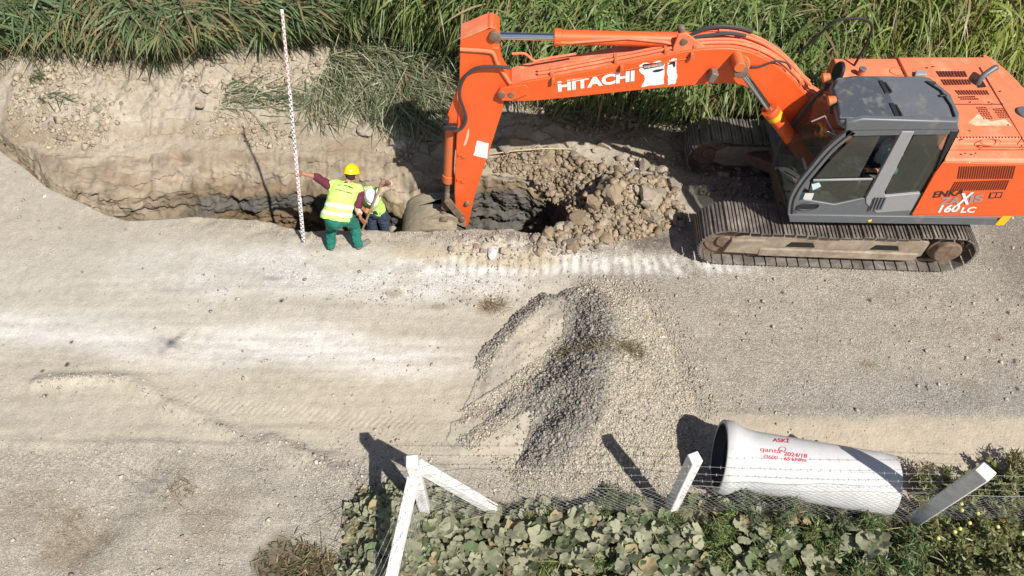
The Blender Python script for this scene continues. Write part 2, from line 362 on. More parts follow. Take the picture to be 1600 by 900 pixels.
def ground_grid():
    xf = np.arange(-11.4, 11.41, 0.025)
    xc = 11.4+np.geomspace(0.3, 900, 26); X1 = np.concatenate([-xc[::-1], xf, xc]); nX = len(X1)
    yn, yf, dp = yn_(X1), yf_(X1), depth_(X1)
    rows = []; kinds = []
    yc = 1.6-np.geomspace(900, 0.3, 20)
    for y in yc: rows.append((np.full(nX, y), np.zeros(nX))); kinds.append(0)
    for t in np.linspace(0, 1, 262): rows.append((1.6+(yn-1.6)*t, np.zeros(nX))); kinds.append(0)
    zn = base_z(X1, yn); zf = base_z(X1, yf)
    for t in np.linspace(0, 1, 12)[1:]: rows.append((yn+0.10*t*np.minimum(dp, 1), -dp*t)); kinds.append(1)
    y0 = yn+0.10*np.minimum(dp, 1); A = sst(-0.9, -1.7, X1)*sst(0.3, 0.8, yf-yn); y1 = np.maximum(yf-(0.16+0.70*A*(1+0.3*fbm(X1*0.9, X1*0, s=86)))*np.minimum(dp*1.5, 1), y0+0.10*np.minimum(dp, 1))
    for t in np.linspace(0, 1, 16)[1:-1]: rows.append((y0+(y1-y0)*t, -dp)); kinds.append(2)
    # left of the arm the far side is a broken slope above the cut
    for t in np.linspace(0, 1, 112):
        k_ = 0.56; s_ = (0.22*t/k_) if t < k_ else 0.22+0.78*(t-k_)/(1-k_); q_ = (0.70*t/k_) if t < k_ else 0.70+0.30*(t-k_)/(1-k_)
        rows.append((y1+(yf-y1)*(s_*A+t**0.7*(1-A)), -dp*(1-(q_*A+t*(1-A))))); kinds.append(3)
    for t in np.linspace(0, 1, 262)[1:]: rows.append((yf+(15.6-yf)*t**1.0, np.zeros(nX))); kinds.append(0)
    for y in 15.6+np.geomspace(0.3, 900, 24): rows.append((np.full(nX, y), np.zeros(nX))); kinds.append(0)
    Y = np.array([r[0] for r in rows]); D = np.array([r[1] for r in rows]); K = np.array(kinds); X = np.tile(X1, (len(rows), 1))
    Z = base_z(X, Y)
    # inside the trench, follow the lips down
    for i, k in enumerate(K):
        if k == 0: continue
        t = np.clip((Y[i]-yn)/(yf-yn), 0, 1); Z[i] = zn*(1-t)+zf*t+D[i]
    wall = (K == 3)[:, None]*sst(0.05, 0.4, -D*1.0)*np.ones_like(X)
    dd = -D
    # ledges and slumps of the far wall
    led = 0.20*fbm(X*0.8, dd*2.6+0.4*fbm(X*1.1, dd*2, s=50), s=51, o=5)+0.07*fbm(X*3.2, dd*6, s=52, o=4)+0.06*np.abs(fbm(X*2.2+3, dd*4, s=58, o=3))
    ter = ((dd*3.4+0.35*fbm(X*1.1, dd*0.5, s=53, o=3)) % 1.0); led = led+0.045*(ter-0.5)*sst(0.1, 0.5, dd)*sst(-0.1, 0.35, fbm(X*1.3, dd*2, s=57))
    Y = Y-wall*led*sst(0, 0.12, dp[None, :]-dd+0.02)
    Z = Z+wall*0.03*fbm(X*6, dd*6, s=54, o=3)
    wm = (K == 3)[:, None]*np.ones_like(X)*sst(0.0, 0.03, dd); crag = wm*(0.45+0.55*sst(0.05, 0.4, dd))*sst(0, 0.1, dp[None, :]-dd+0.02); Y = Y-crag*(0.07*fbm(X*7, dd*9, s=75, o=4)+0.035*fbm(X*17, dd*21, s=76, o=3)+0.06*(((dd*7+0.8*fbm(X*1.4, dd*1.5, s=77, o=4)) % 1)-0.5)*sst(-.1, .3, fbm(X*1.7, dd*3, s=78)))
    Z = Z+crag*0.05*fbm(X*9, dd*9, s=79, o=4)
    Az = wm*sst(-0.9, -1.7, X)*sst(0.70, 0.50, dd)
    rdg = 1-2*np.abs(fbm(X*1.3+0.8*Y, Y*4.2, s=95, o=5)); ter2 = ((Y*3.4+1.1*fbm(X*0.9, Y*0.9, s=96, o=5)) % 1)-0.5
    Z = Z+Az*(0.05*rdg+0.085*ter2*sst(-.25, .3, fbm(X*1.1, Y*2, s=97, o=3))+0.055*fbm(X*4, Y*7, s=98, o=5))
    nw = (K == 1)[:, None]*np.ones_like(X); Y = Y+nw*0.05*fbm(X*3, dd*4, s=55, o=3)*sst(0, 0.3, dd)
    fl = (K == 2)[:, None]*np.ones_like(X); Z = Z+fl*0.05*fbm(X*4, Y*4, s=56, o=4)*np.minimum(dp, 1)
    # cracks along the bank
    return X, Y, Z, D, K
def lerp3(c, k, col): return c*(1-k[..., None])+np.array(col)*k[..., None]
def ground_colour(X, Y, D, K):
    n1 = fbm(X*0.6, Y*0.9, s=60, o=4); n2 = fbm(X*2.4, Y*3.2, s=61, o=4); n3 = fbm(X*8, Y*8, s=62, o=3)
    c = np.empty(X.shape+(3,)); c[:] = (0.400, 0.362, 0.296)
    g = np.full(X.shape, 0.30)                                     # how much loose gravel shows
    yf = yf_(X); yn = yn_(X)
    def z(px, py): return onZ(px, py)
    def blob(px, py, rx, ry, soft=0.5, n=0.35):
        q = z(px, py); d = np.hypot((X-q.x)/rx, (Y-q.y)/ry)+n*n2; return sst(1+soft*0.5, 1-soft*0.5, d)
    # grey gravel road, right half
    road = sst(0.3, 1.4, X+0.5*n1)*sst(4.55, 4.85, Y+0.15*n2)*sst(yn+0.1, yn-0.2, Y)
    c = lerp3(c, road*0.85, (0.350, 0.318, 0.268)); g = np.maximum(g, road*1.0)
    st = sst(3.0, 4.5, X)*sst(0.5, 0.1, np.abs(Y-5.1+0.2*n2)); c = lerp3(c, st*0.5, (0.305, 0.288, 0.262))
    # tan packed sand beside the pipe and in the middle bottom
    tan = sst(2.2, 3.0, X+0.3*n2)*sst(4.85, 4.65, Y+0.10*n2)*sst(3.0, 3.5, Y); c = lerp3(c, tan*0.85, (0.41, 0.355, 0.272)); g = g*(1-0.8*tan)
    tan2 = blob(600, 640, 1.7, 0.75, 1.2)*sst(0.9, -0.2, X)*0.65; c = lerp3(c, tan2, (0.42, 0.368, 0.288)); g = g*(1-0.7*tan2)
    sand = blob(250, 450, 4.6, 0.9, 1.0)*0.7; c = lerp3(c, sand, (0.43, 0.40, 0.345)); g = g*(1-0.6*sand)
    # pale lime dust
    ln = 5.85-0.07*(X+3); li = sst(0.55, 0.05, np.abs(Y-ln+0.25*n1))*sst(0.2, -1.8, X)*(0.5+0.5*sst(-0.3, 0.3, fbm(X*1.2, Y*7, s=63)))
    c = lerp3(c, li*0.85, (0.60, 0.58, 0.55)); g = g*(1-0.5*li)
    l2 = sst(0.75, 0.2, np.abs(Y-7.35+0.25*n1))*sst(-7.5, -3.5, X)*sst(1.4, -0.6, X)*(0.35+0.65*sst(-0.2, 0.35, n2+0.3*n3)); c = lerp3(c, l2*0.75, (0.60, 0.59, 0.565)); g = np.maximum(g, l2*0.7)
    gr = np.abs(((X/0.165+0.2*fbm(X*1.2, Y*3, s=30, o=2)) % 1)-0.5)*2
    m = sst(0.26, 0.10, np.abs(Y-7.42)+0.10*n2)*sst(-2.6, -1.0, X)*sst(4.4, 3.2, X)
    lm = m*(0.45+0.55*sst(0.30, 0.7, gr+0.7*n3))*sst(-0.35, 0.35, n2+0.25+0.4*n3)
    c = lerp3(c, lm*0.68, (0.66, 0.655, 0.63)); g = g*(1-0.6*lm)
    m2 = sst(0.34, 0.2, np.abs(Y-9.35))*sst(0.7, 1.1, X)*sst(3.2, 2.4, X); c = lerp3(c, m2*sst(0.3, 0.6, gr)*0.35, (0.5, 0.49, 0.48))
    ta = blob(700, 392, 0.9, 0.16, 0.9)+blob(800, 408, 0.8, 0.14, 0.9); c = lerp3(c, np.clip(ta, 0, 1)*0.7, (0.42, 0.35, 0.235))
    # trampled grey gravel in the left foreground
    lf = sst(-2.0, -3.4, X+0.6*n1)*sst(4.6, 4.2, Y+0.2*n2); c = lerp3(c, lf*0.8, (0.375, 0.340, 0.285)); g = np.maximum(g, lf*0.85)
    lg = blob(560, 800, 1.6, 0.8, 1.0); c = lerp3(c, lg*0.7, (0.355, 0.325, 0.28)); g = np.maximum(g, lg)
    # brown stains
    for (px, py, rx, ry, k) in ((120,838,0.42,0.30,0.75),(50,800,0.5,0.28,0.35),(772,480,0.24,0.12,0.8),(616,458,0.15,0.08,0.9),(690,480,0.12,0.05,0.6),(1355,568,0.11,0.10,0.75),(1130,495,0.30,0.10,0.35),
                                (1512,598,0.2,0.12,0.4),(1400,470,0.25,0.1,0.25),(1560,528,0.12,0.08,0.7),(340,790,0.5,0.2,0.35),(330,830,0.35,0.3,0.4),(288,765,0.25,0.2,0.4),(430,435,0.2,0.06,0.7),(1030,500,0.1,0.1,0.0),(860,508,0.3,0.1,0.3)):
        c = lerp3(c, blob(px, py, rx, ry, 1.0, 0.9)*k*0.8, (0.225, 0.170, 0.115))
    for (px, py) in ((1222,458),(1358,469),(1575,488),(1586,562),(1588,607),(1585,566),(440,470),(112,535),(105,570),(67,580),(70,619)):
        q = z(px, py); d = np.hypot(X-q.x, Y-q.y); c = lerp3(c, sst(0.042, 0.02, d+0.014*n3), (0.07, 0.062, 0.055))
    oil = blob(1008, 378, 0.42, 0.26, 0.8, 0.6); c = lerp3(c, oil*0.8, (0.115, 0.10, 0.085))
    # soil of the bank
    b = np.where((K == 3)[:, None]*np.ones_like(X) > 0, 1.0, sst(-0.14, -0.03, Y-yf))
    soil = np.empty_like(c); soil[:] = (0.365, 0.318, 0.250); soil = lerp3(soil, sst(-0.1, 0.5, n2), (0.41, 0.365, 0.295)); soil = lerp3(soil, sst(0.2, 0.6, n3+0.4*n2)*0.5, (0.27, 0.225, 0.17)); soil = lerp3(soil, sst(0.1, 0.6, fbm(X*1.1, Y*1.6, s=66))*0.6, (0.27, 0.215, 0.15))
    soil = lerp3(soil, sst(0.9, 1.9, X)*0.5, (0.33, 0.29, 0.235))
    soil = lerp3(soil, sst(-4.5, -6.5, X)*sst(0.8, 0, Y-yf-0.4)*0.6, (0.45, 0.40, 0.33))
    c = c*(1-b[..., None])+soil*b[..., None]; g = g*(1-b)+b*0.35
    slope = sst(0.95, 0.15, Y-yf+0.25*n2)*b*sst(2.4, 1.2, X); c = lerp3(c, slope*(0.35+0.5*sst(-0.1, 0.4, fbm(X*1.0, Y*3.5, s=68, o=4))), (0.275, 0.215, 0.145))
    pz_ = sst(-0.15, 0.25, sdp(X, Y, PITZONE)+0.12*n2); c = lerp3(c, pz_*(0.7+0.3*n3)*(K == 0)[:, None], (0.245, 0.190, 0.128)); g = g*(1-0.6*pz_)
    # crumbled lip of dug earth
    lip = sst(0.5, 0.05, np.abs(yn-Y-0.05)+0.25*n2)*(Y < yn+0.05)*sst(-6.0, -4.5, X)*sst(3.2, 2.4, X); c = lerp3(c, lip*0.55, (0.33, 0.285, 0.225)); g = np.maximum(g, lip*0.6)
    # right of the machine: disturbed grey earth; under the reeds: dark litter
    rr = sst(7.4, 8.2, X)*sst(6.4, 7.1, Y+0.2*n2); c = lerp3(c, rr*0.7, (0.20, 0.175, 0.145))
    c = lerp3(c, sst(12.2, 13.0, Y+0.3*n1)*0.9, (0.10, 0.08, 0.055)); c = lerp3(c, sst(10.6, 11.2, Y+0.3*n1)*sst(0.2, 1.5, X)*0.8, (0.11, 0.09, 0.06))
    # vegetable garden soil
    gd = sdp(X, Y, GARDEN)+0.12*n2; c = lerp3(c, sst(-0.12, 0.10, gd)*0.95, (0.135, 0.10, 0.072)); g = g*(1-sst(-0.1, 0.1, gd))
    # layers in the trench walls
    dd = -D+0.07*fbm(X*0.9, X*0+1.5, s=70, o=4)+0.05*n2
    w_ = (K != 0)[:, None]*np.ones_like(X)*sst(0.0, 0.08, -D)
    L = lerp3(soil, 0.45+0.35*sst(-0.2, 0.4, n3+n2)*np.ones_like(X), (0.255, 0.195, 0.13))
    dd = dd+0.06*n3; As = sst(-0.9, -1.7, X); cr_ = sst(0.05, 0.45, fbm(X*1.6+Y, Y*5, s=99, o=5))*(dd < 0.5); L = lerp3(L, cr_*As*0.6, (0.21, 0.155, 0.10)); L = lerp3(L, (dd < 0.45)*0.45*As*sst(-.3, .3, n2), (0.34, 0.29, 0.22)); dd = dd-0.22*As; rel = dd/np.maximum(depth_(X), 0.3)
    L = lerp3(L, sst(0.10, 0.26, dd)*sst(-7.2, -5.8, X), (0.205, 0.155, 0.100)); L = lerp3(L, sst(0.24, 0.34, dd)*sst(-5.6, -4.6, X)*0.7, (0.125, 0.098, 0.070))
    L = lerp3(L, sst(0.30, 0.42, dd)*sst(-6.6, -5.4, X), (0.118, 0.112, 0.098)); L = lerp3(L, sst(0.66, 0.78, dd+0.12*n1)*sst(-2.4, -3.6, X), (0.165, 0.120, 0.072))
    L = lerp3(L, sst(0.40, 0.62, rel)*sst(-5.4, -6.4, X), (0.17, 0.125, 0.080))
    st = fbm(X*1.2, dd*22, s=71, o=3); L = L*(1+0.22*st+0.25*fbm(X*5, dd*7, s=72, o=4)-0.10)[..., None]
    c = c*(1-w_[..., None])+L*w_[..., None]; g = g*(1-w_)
    c = c*(1+0.05*n1+0.07*n2+0.06*n3+0.10*fbm(X*0.3, Y*4.2, s=67, o=5)*(Y < yn-0.3)*(Y > 4.0))[..., None]
    return np.clip(c, 0.01, 0.9), np.clip(g, 0, 1)
GARDEN = G([(560,765),(548,800),(552,850),(530,880),(440,840),(395,870),(380,960),(1900,1100),(1800,700),(1600,745),(1500,775),(1400,800),(1300,790),(1200,772),(1130,768),(1060,785),(1000,770),(850,778),(780,790),(700,778),(640,762)])
def ground_material():
    m = bpy.data.materials.new('earth'); m.use_nodes = True; t = m.node_tree; b = _bsdf(m); N = t.nodes.new; Lk = t.links.new
    a = N('ShaderNodeAttribute'); a.attribute_name = 'tint'; ga = N('ShaderNodeAttribute'); ga.attribute_name = 'gravel'
    tc = N('ShaderNodeTexCoord')
    def noise(sc, det=6, ro=0.6):
        n = N('ShaderNodeTexNoise'); n.inputs['Scale'].default_value = sc; n.inputs['Detail'].default_value = det; n.inputs['Roughness'].default_value = ro; Lk(tc.outputs['Object'], n.inputs['Vector']); return n
    def mr(src, a0, a1, b0, b1):
        r = N('ShaderNodeMapRange'); r.inputs[1].default_value = a0; r.inputs[2].default_value = a1; r.inputs[3].default_value = b0; r.inputs[4].default_value = b1; Lk(src, r.inputs[0]); return r.outputs[0]
    def math_(op, x, y):
        r = N('ShaderNodeMath'); r.operation = op
        for i, q in enumerate((x, y)):
            if isinstance(q, (int, float)): r.inputs[i].default_value = q
            else: Lk(q, r.inputs[i])
        return r.outputs[0]
    vo = N('ShaderNodeTexVoronoi'); vo.inputs['Scale'].default_value = 56; vo.inputs['Randomness'].default_value = 1; Lk(tc.outputs['Object'], vo.inputs['Vector'])
    vo2 = N('ShaderNodeTexVoronoi'); vo2.inputs['Scale'].default_value = 21; Lk(tc.outputs['Object'], vo2.inputs['Vector'])
    sep = N('ShaderNodeSeparateColor'); Lk(vo.outputs['Color'], sep.inputs[0])
    cell = mr(sep.outputs[0], 0, 1, 0.70, 1.34)
    edge = mr(vo.outputs['Distance'], 0.25, 0.75, 1.0, 0.62)
    peb = math_('MULTIPLY', cell, edge)
    g = ga.outputs['Fac']; k = math_('ADD', math_('MULTIPLY', math_('SUBTRACT', peb, 1.0), math_('MULTIPLY', g, 0.85)), 1.0)
    sep2 = N('ShaderNodeSeparateColor'); Lk(vo2.outputs['Color'], sep2.inputs[0]); big = mr(sep2.outputs[1], 0.80, 0.9, 0.0, 0.35)
    big = math_('MULTIPLY', math_('MULTIPLY', big, g), mr(vo2.outputs['Distance'], 0.28, 0.34, 1, 0))
    f1 = mr(noise(7, 8, 0.7).outputs[0], 0.3, 0.7, 0.88, 1.12); f2 = mr(noise(90, 3, 0.7).outputs[0], 0.3, 0.7, 0.86, 1.14)
    tot = math_('MULTIPLY', math_('MULTIPLY', f1, f2), k)
    m2 = N('ShaderNodeMixRGB'); m2.blend_type = 'MULTIPLY'; m2.inputs[0].default_value = 1; Lk(a.outputs['Color'], m2.inputs[1]); Lk(tot, m2.inputs[2])
    m3 = N('ShaderNodeMixRGB'); Lk(big, m3.inputs[0]); Lk(m2.outputs[0], m3.inputs[1]); m3.inputs[2].default_value = (0.62, 0.60, 0.57, 1)
    Lk(m3.outputs[0], b.inputs['Base Color']); b.inputs['Roughness'].default_value = 0.95; b.inputs['Specular IOR Level'].default_value = 0.15
    h = math_('ADD', math_('MULTIPLY', noise(26, 8, 0.65).outputs[0], 1.1), math_('MULTIPLY', math_('MULTIPLY', math_('SUBTRACT', 1.0, vo.outputs['Distance']), g), 0.75))
    bp = N('ShaderNodeBump'); bp.inputs['Strength'].default_value = 0.9; bp.inputs['Distance'].default_value = 0.016; Lk(h, bp.inputs['Height']); Lk(bp.outputs[0], b.inputs['Normal'])
    return m
def grid_faces(r, c):
    i = np.arange(r*c).reshape(r, c); return np.stack([i[:-1, :-1], i[:-1, 1:], i[1:, 1:], i[1:, :-1]], -1).reshape(-1, 4)
EARTH = ground_material()
def set_float(me, name, arr):
    a = me.attributes.new(name, 'FLOAT', 'POINT'); a.data.foreach_set('value', arr.astype(np.float32).ravel())
_X, _Y, _Z, _D, _K = ground_grid(); _c, _g = ground_colour(_X, _Y, _D, _K)
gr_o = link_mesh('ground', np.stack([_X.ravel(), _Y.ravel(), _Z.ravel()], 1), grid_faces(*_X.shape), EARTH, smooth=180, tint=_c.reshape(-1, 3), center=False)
set_float(gr_o.data, 'gravel', _g); tag(gr_o, kind='structure')
def gz(x, y): return float(base_z(np.array([float(x)]), np.array([float(y)]))[0])

# ------------------------------------------------------------------ gravel heap: its body and its loose stones, one heap
CUBE_V = np.array([(-1,-1,-1),(1,-1,-1),(1,1,-1),(-1,1,-1),(-1,-1,1),(1,-1,1),(1,1,1),(-1,1,1)], float)*0.5
CUBE_F = np.array([(3,2,1,0),(4,5,6,7),(0,1,5,4),(1,2,6,5),(2,3,7,6),(3,0,4,7)])
def stones(P, size, cols, rg):
    n = len(P); sh = CUBE_V[None]*(1+0.45*rg.uniform(-1, 1, (n, 8, 3)))*rg.uniform(0.6, 1.15, (n, 1, 3))
    q = rg.normal(size=(n, 4)); q /= np.linalg.norm(q, axis=1)[:, None]; a, b, c, d = q.T
    R = np.stack([1-2*(c*c+d*d), 2*(b*c-d*a), 2*(b*d+c*a), 2*(b*c+d*a), 1-2*(b*b+d*d), 2*(c*d-b*a), 2*(b*d-c*a), 2*(c*d+b*a), 1-2*(b*b+c*c)], 1).reshape(n, 3, 3)
    V = np.einsum('nij,nkj->nki', R, sh*size[:, None, None])+P[:, None, :]
    F = (CUBE_F[None]+8*np.arange(n)[:, None, None]).reshape(-1, 4)
    return V.reshape(-1, 3), F, np.repeat(cols, 8, 0)
STONE = tint_mat('crushed_stone', 0.85, var=0.1, vscale=60)
def stone_cols(n, rg, base=(0.315, 0.285, 0.238), light=0.14):
    k = rg.uniform(0.6, 1.3, n)[:, None]; c = np.array(base)[None]*k; w_ = rg.random(n) < light
    c[w_] = np.array((0.44, 0.41, 0.37))*rg.uniform(0.75, 1.15, (w_.sum(), 1)); c += rg.normal(0, 0.01, (n, 3)); return np.clip(c, 0.04, 0.8)
BARE_SHADE = [G([(880,464),(930,452),(956,470),(958,580),(940,640),(922,700),(880,736),(832,742),(800,700),(812,640),(700,704),(730,684),(800,622),(850,590),(878,540)]),
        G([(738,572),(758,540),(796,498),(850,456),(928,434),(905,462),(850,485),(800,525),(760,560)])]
def bare_shade_(X, Y):  # bare stone on the slopes, with their shade partly put into the colour
    q = 0.12*fbm(X*2.6, Y*2.6, s=47, o=5); return np.maximum(sst(-0.10, 0.10, sdp(X, Y, BARE_SHADE[0])+q), sst(-0.08, 0.08, sdp(X, Y, BARE_SHADE[1])+q))
def build_heap():
    x = np.arange(-1.6, 3.1, 0.022); y = np.arange(3.0, 7.25, 0.022); X, Y = np.meshgrid(x, y)
    H = heap_z(X, Y); Z = base_z(X, Y)+H+0.004*0+np.where(H > 0.004, 0.003, -0.05)
    keep = (H > 0.003); F = grid_faces(*X.shape); kf = keep.ravel()[F].any(1); F = F[kf]
    used = np.unique(F); re = -np.ones(X.size, int); re[used] = np.arange(len(used)); F = re[F]
    V = np.stack([X.ravel(), Y.ravel(), Z.ravel()], 1)[used]
    # the tan lobes are dusty sand, the rest crushed stone, its shaded slopes painted darker
    insT = inside(X, Y, TERR) & ~inside(X, Y, HEAP_POLY); arc = seg_dist(X, Y, TERR_ARC) < 0.26+0.05*fbm(X*5, Y*5, s=80)
    bands = np.minimum(seg_dist(X, Y, BANDS[0]), seg_dist(X, Y, BANDS[1])) < 0.11+0.05*fbm(X*4, Y*4, s=81)
    sandy = (insT & ~arc & ~bands).astype(float)*sst(-0.5, 0.05, fbm(X*2.3, Y*2.3, s=82))
    c = np.empty(X.shape+(3,)); c[:] = (0.31, 0.28, 0.235); c = lerp3(c, sandy*0.95, (0.395, 0.352, 0.285)); c = lerp3(c, sst(0.05, 0.0, H)*(X < 0.5), (0.40, 0.36, 0.292)); right = inside(X, Y, HEAP_POLY)*sst(0.95, 1.35, X+0.1*fbm(X*3, Y*3, s=84)); c = lerp3(c, right*0.5, (0.385, 0.355, 0.305))
    c = lerp3(c, sst(0.5, 0.0, np.hypot((X-onZ(935,560).x)/0.9, (Y-onZ(935,530).y)/0.16))*0.5, (0.20, 0.16, 0.11))
    c = lerp3(c, bare_shade_(X, Y)*(1-sandy), (0.225, 0.208, 0.182))
    rg = np.random.default_rng(3); n = 150000
    px = rg.uniform(-1.6, 3.0, n); py = rg.uniform(3.0, 7.2, n); h = heap_z(px, py)
    insT = inside(px, py, TERR) & ~inside(px, py, HEAP_POLY); arc = seg_dist(px, py, TERR_ARC) < 0.26; bd = np.minimum(seg_dist(px, py, BANDS[0]), seg_dist(px, py, BANDS[1])) < 0.12
    dens = np.where(h > 0.01, np.where(insT & ~arc & ~bd, 0.07, 1.0), np.clip(0.5-seg_dist(px, py, HEAP_OUT)*1.2, 0, 0.5)*0.6)
    k = rg.random(n) < dens; px, py, h = px[k], py[k], h[k]; n = len(px)
    sz = rg.lognormal(math.log(0.0155), 0.40, n).clip(0.008, 0.045)*(0.78+0.25*bare_shade_(px, py)); P = np.stack([px, py, base_z(px, py)+h+sz*0.25], 1)
    cc = stone_cols(n, rg); br = bare_shade_(px, py)[:, None]; cc = cc*(br*np.array([[0.74, 0.745, 0.76]])+(1-br)*np.array([[1.17, 1.15, 1.10]]))
    SV, SF, SC = stones(P, sz, cc, rg)
    VV = np.vstack([V, SV]); FF = np.vstack([F, SF+len(V)]); CC = np.vstack([c.reshape(-1, 3)[used], SC])
    o = link_mesh('gravel_heap', VV, FF, STONE, tint=CC, base=True)
    tag(o, 'low spread heap of grey crushed stone with dusty tan lobes on the dirt road', 'gravel heap', kind='stuff')
build_heap()
def build_loose():
    rg = np.random.default_rng(5); n = 150000
    px = rg.uniform(-9.5, 9.8, n); py = rg.uniform(2.2, 12.2, n)
    X, Y = px, py; yn, yf = yn_(X), yf_(X)
    road = (Y < yn-0.03)
    d = np.zeros(n)
    d += road*0.03
    d += road*(X > 0.8)*(Y > 4.9)*0.03
    d += road*sst(0.5, 0.05, yn-Y)*0.45*(np.abs(X) < 5.5)
    d += (inside(X, Y, RUBBLE))*0.5
    d += road*sst(-2.2, -3.6, X)*sst(4.5, 4.1, Y)*0.09
    q = onZ(560, 740); d += road*sst(1.3, 0.3, np.hypot((X-q.x)/1.3, (Y-q.y)/0.7))*0.35
    d += road*np.exp(-(seg_dist(X, Y, WIND)/0.13)**2)*0.6
    d += road*sst(0.6, 0.1, np.abs(Y-7.0))*(X < 0.5)*(X > -5)*0.25
    d += (Y > yf+0.1)*0.60*sst(12.3, 11.6, Y)*sst(-0.15, 0.45, fbm(X*0.9, Y*1.2, s=91, o=4)+0.15*sst(10.2, 11.2, Y))
    pzs = inside(X, Y, PITZONE); d *= sst(-0.7, 0.5, fbm(X*1.3, Y*1.3, s=90, o=4))*1.3; d = np.where(pzs, 1.0, d)
    d *= ~inside(X, Y, GARDEN)
    k = rg.random(n) < d; px, py = px[k], py[k]; n = len(px)
    sz = rg.lognormal(math.log(0.014), 0.48, n).clip(0.007, 0.05); bank = py > yf_(px); sz[bank] = rg.lognormal(math.log(0.030), 0.5, bank.sum()).clip(0.012, 0.11)
    c = stone_cols(n, rg, (0.35, 0.32, 0.275), 0.22); c[bank] = np.array((0.36, 0.30, 0.22))*rg.uniform(0.75, 1.25, (bank.sum(), 1))
    pk = inside(px, py, PITZONE); sz[pk] = rg.lognormal(math.log(0.036), 0.5, pk.sum()).clip(0.014, 0.12); c[pk] = np.array((0.27, 0.212, 0.145))*rg.uniform(0.7, 1.3, (pk.sum(), 1))
    bk2 = bank & (rg.random(n) < .5); c[bk2] *= 0.88
    V, F, C = stones(np.stack([px, py, base_z(px, py)+sz*0.22], 1), sz, c, rg)
    o = link_mesh('loose_gravel', V, F, STONE, tint=C, base=True); tag(o, 'small loose stones scattered over the road and the dug bank', 'gravel', kind='stuff')
build_loose()
# ================================================================== THE EXCAVATOR
def bsdf_clear(m, coat=0.0):
    _bsdf(m).inputs['Coat Weight'].default_value = coat; return m
ORANGE = bsdf_clear(mat('orange_paint', (0.76, 0.108, 0.020), 0.46, wear=(0.62, 0.22, 0.10), wscale=1.6, wamt=0.1, var=0.07, bump=0.001, bscale=5, grad=(0.42, 0.115, 0.045)), 0.15)
ORANGE_T = mat('sunlit_orange_paint', (0.74, 0.185, 0.085), 0.55, wear=(0.66, 0.36, 0.21), wscale=2.2, wamt=0.30, var=0.08, grad=(0.40, 0.20, 0.12))  # paler copy of the orange: sun glare on top faces put into the colour
DUSTY = mat('dusty_orange', (0.62, 0.13, 0.03), 0.6, wear=(0.30, 0.17, 0.10), wscale=7, wamt=0.5)
RUST = mat('rusty_steel', (0.16, 0.10, 0.07), 0.75, 0.2, wear=(0.28, 0.22, 0.16), wscale=9, wamt=0.6, bump=0.003)
FRAME_M = mat('dusty_frame_steel', (0.20, 0.145, 0.105), 0.75, wear=(0.40, 0.34, 0.26), wscale=3.5, wamt=0.8, var=0.12, bump=0.002)
SHOE_M = mat('track_steel', (0.20, 0.175, 0.155), 0.42, 0.55, wear=(0.42, 0.38, 0.33), wscale=3.5, wamt=0.65, var=0.15, bump=0.002)
GREY = mat('cab_grey', (0.115, 0.123, 0.135), 0.42, wear=(0.20, 0.19, 0.175), wscale=4, wamt=0.15, var=0.06)
DARK = mat('roof_dark_grey', (0.070, 0.076, 0.086), 0.38, wear=(0.24, 0.23, 0.205), wscale=6.5, wamt=0.30, var=0.10)
LGREY = mat('silver_grey_paint', (0.27, 0.275, 0.28), 0.4, var=0.04)
BLACK = mat('black_rubber', (0.018, 0.018, 0.02), 0.55)
HOSE = mat('hose_rubber', (0.045, 0.045, 0.048), 0.45)
HOLE = mat('vent_dark', (0.012, 0.010, 0.009), 0.8)
VENT = mat('vent_shadow_metal', (0.13, 0.022, 0.008), 0.8)
CHROME = mat('chrome_rod', (0.72, 0.74, 0.77), 0.12, 1.0)
WHITE = mat('white_lettering', (0.84, 0.84, 0.83), 0.5)
BLKT = mat('black_lettering', (0.02, 0.02, 0.022), 0.5)
YEL = mat('yellow_paint', (0.80, 0.46, 0.02), 0.5)
BUCKET_M = mat('earth_caked_steel', (0.20, 0.165, 0.115), 0.85, wear=(0.34, 0.29, 0.21), wscale=5, wamt=0.9, var=0.15, bump=0.006, bscale=18)
def glass_mat(name='dark_cab_glass', col=(0.75, 0.80, 0.76), a=0.45):
    m = bpy.data.materials.new(name); m.use_nodes = True; t = m.node_tree; t.nodes.remove(_bsdf(m))
    tr = t.nodes.new('ShaderNodeBsdfTransparent'); tr.inputs[0].default_value = (*[c*a*1.4 for c in col], 1)
    gl = t.nodes.new('ShaderNodeBsdfGlossy'); gl.inputs['Roughness'].default_value = 0.04; gl.inputs[0].default_value = (0.9, 0.95, 0.92, 1)
    df = t.nodes.new('ShaderNodeBsdfDiffuse'); df.inputs[0].default_value = (0.16, 0.17, 0.14, 1)
    lw = t.nodes.new('ShaderNodeLayerWeight'); lw.inputs[0].default_value = 0.5
    pw = t.nodes.new('ShaderNodeMath'); pw.operation = 'POWER'; t.links.new(lw.outputs['Facing'], pw.inputs[0]); pw.inputs[1].default_value = 4.0
    fr = t.nodes.new('ShaderNodeMath'); fr.operation = 'MULTIPLY_ADD'; t.links.new(pw.outputs[0], fr.inputs[0]); fr.inputs[1].default_value = 0.7; fr.inputs[2].default_value = 0.045
    m1 = t.nodes.new('ShaderNodeMixShader'); m1.inputs[0].default_value = 0.22; t.links.new(tr.outputs[0], m1.inputs[1]); t.links.new(df.outputs[0], m1.inputs[2])
    m2 = t.nodes.new('ShaderNodeMixShader'); t.links.new(fr.outputs[0], m2.inputs[0]); t.links.new(m1.outputs[0], m2.inputs[1]); t.links.new(gl.outputs[0], m2.inputs[2])
    t.links.new(m2.outputs[0], t.nodes['Material Output'].inputs[0]); return m
GLASS = glass_mat()
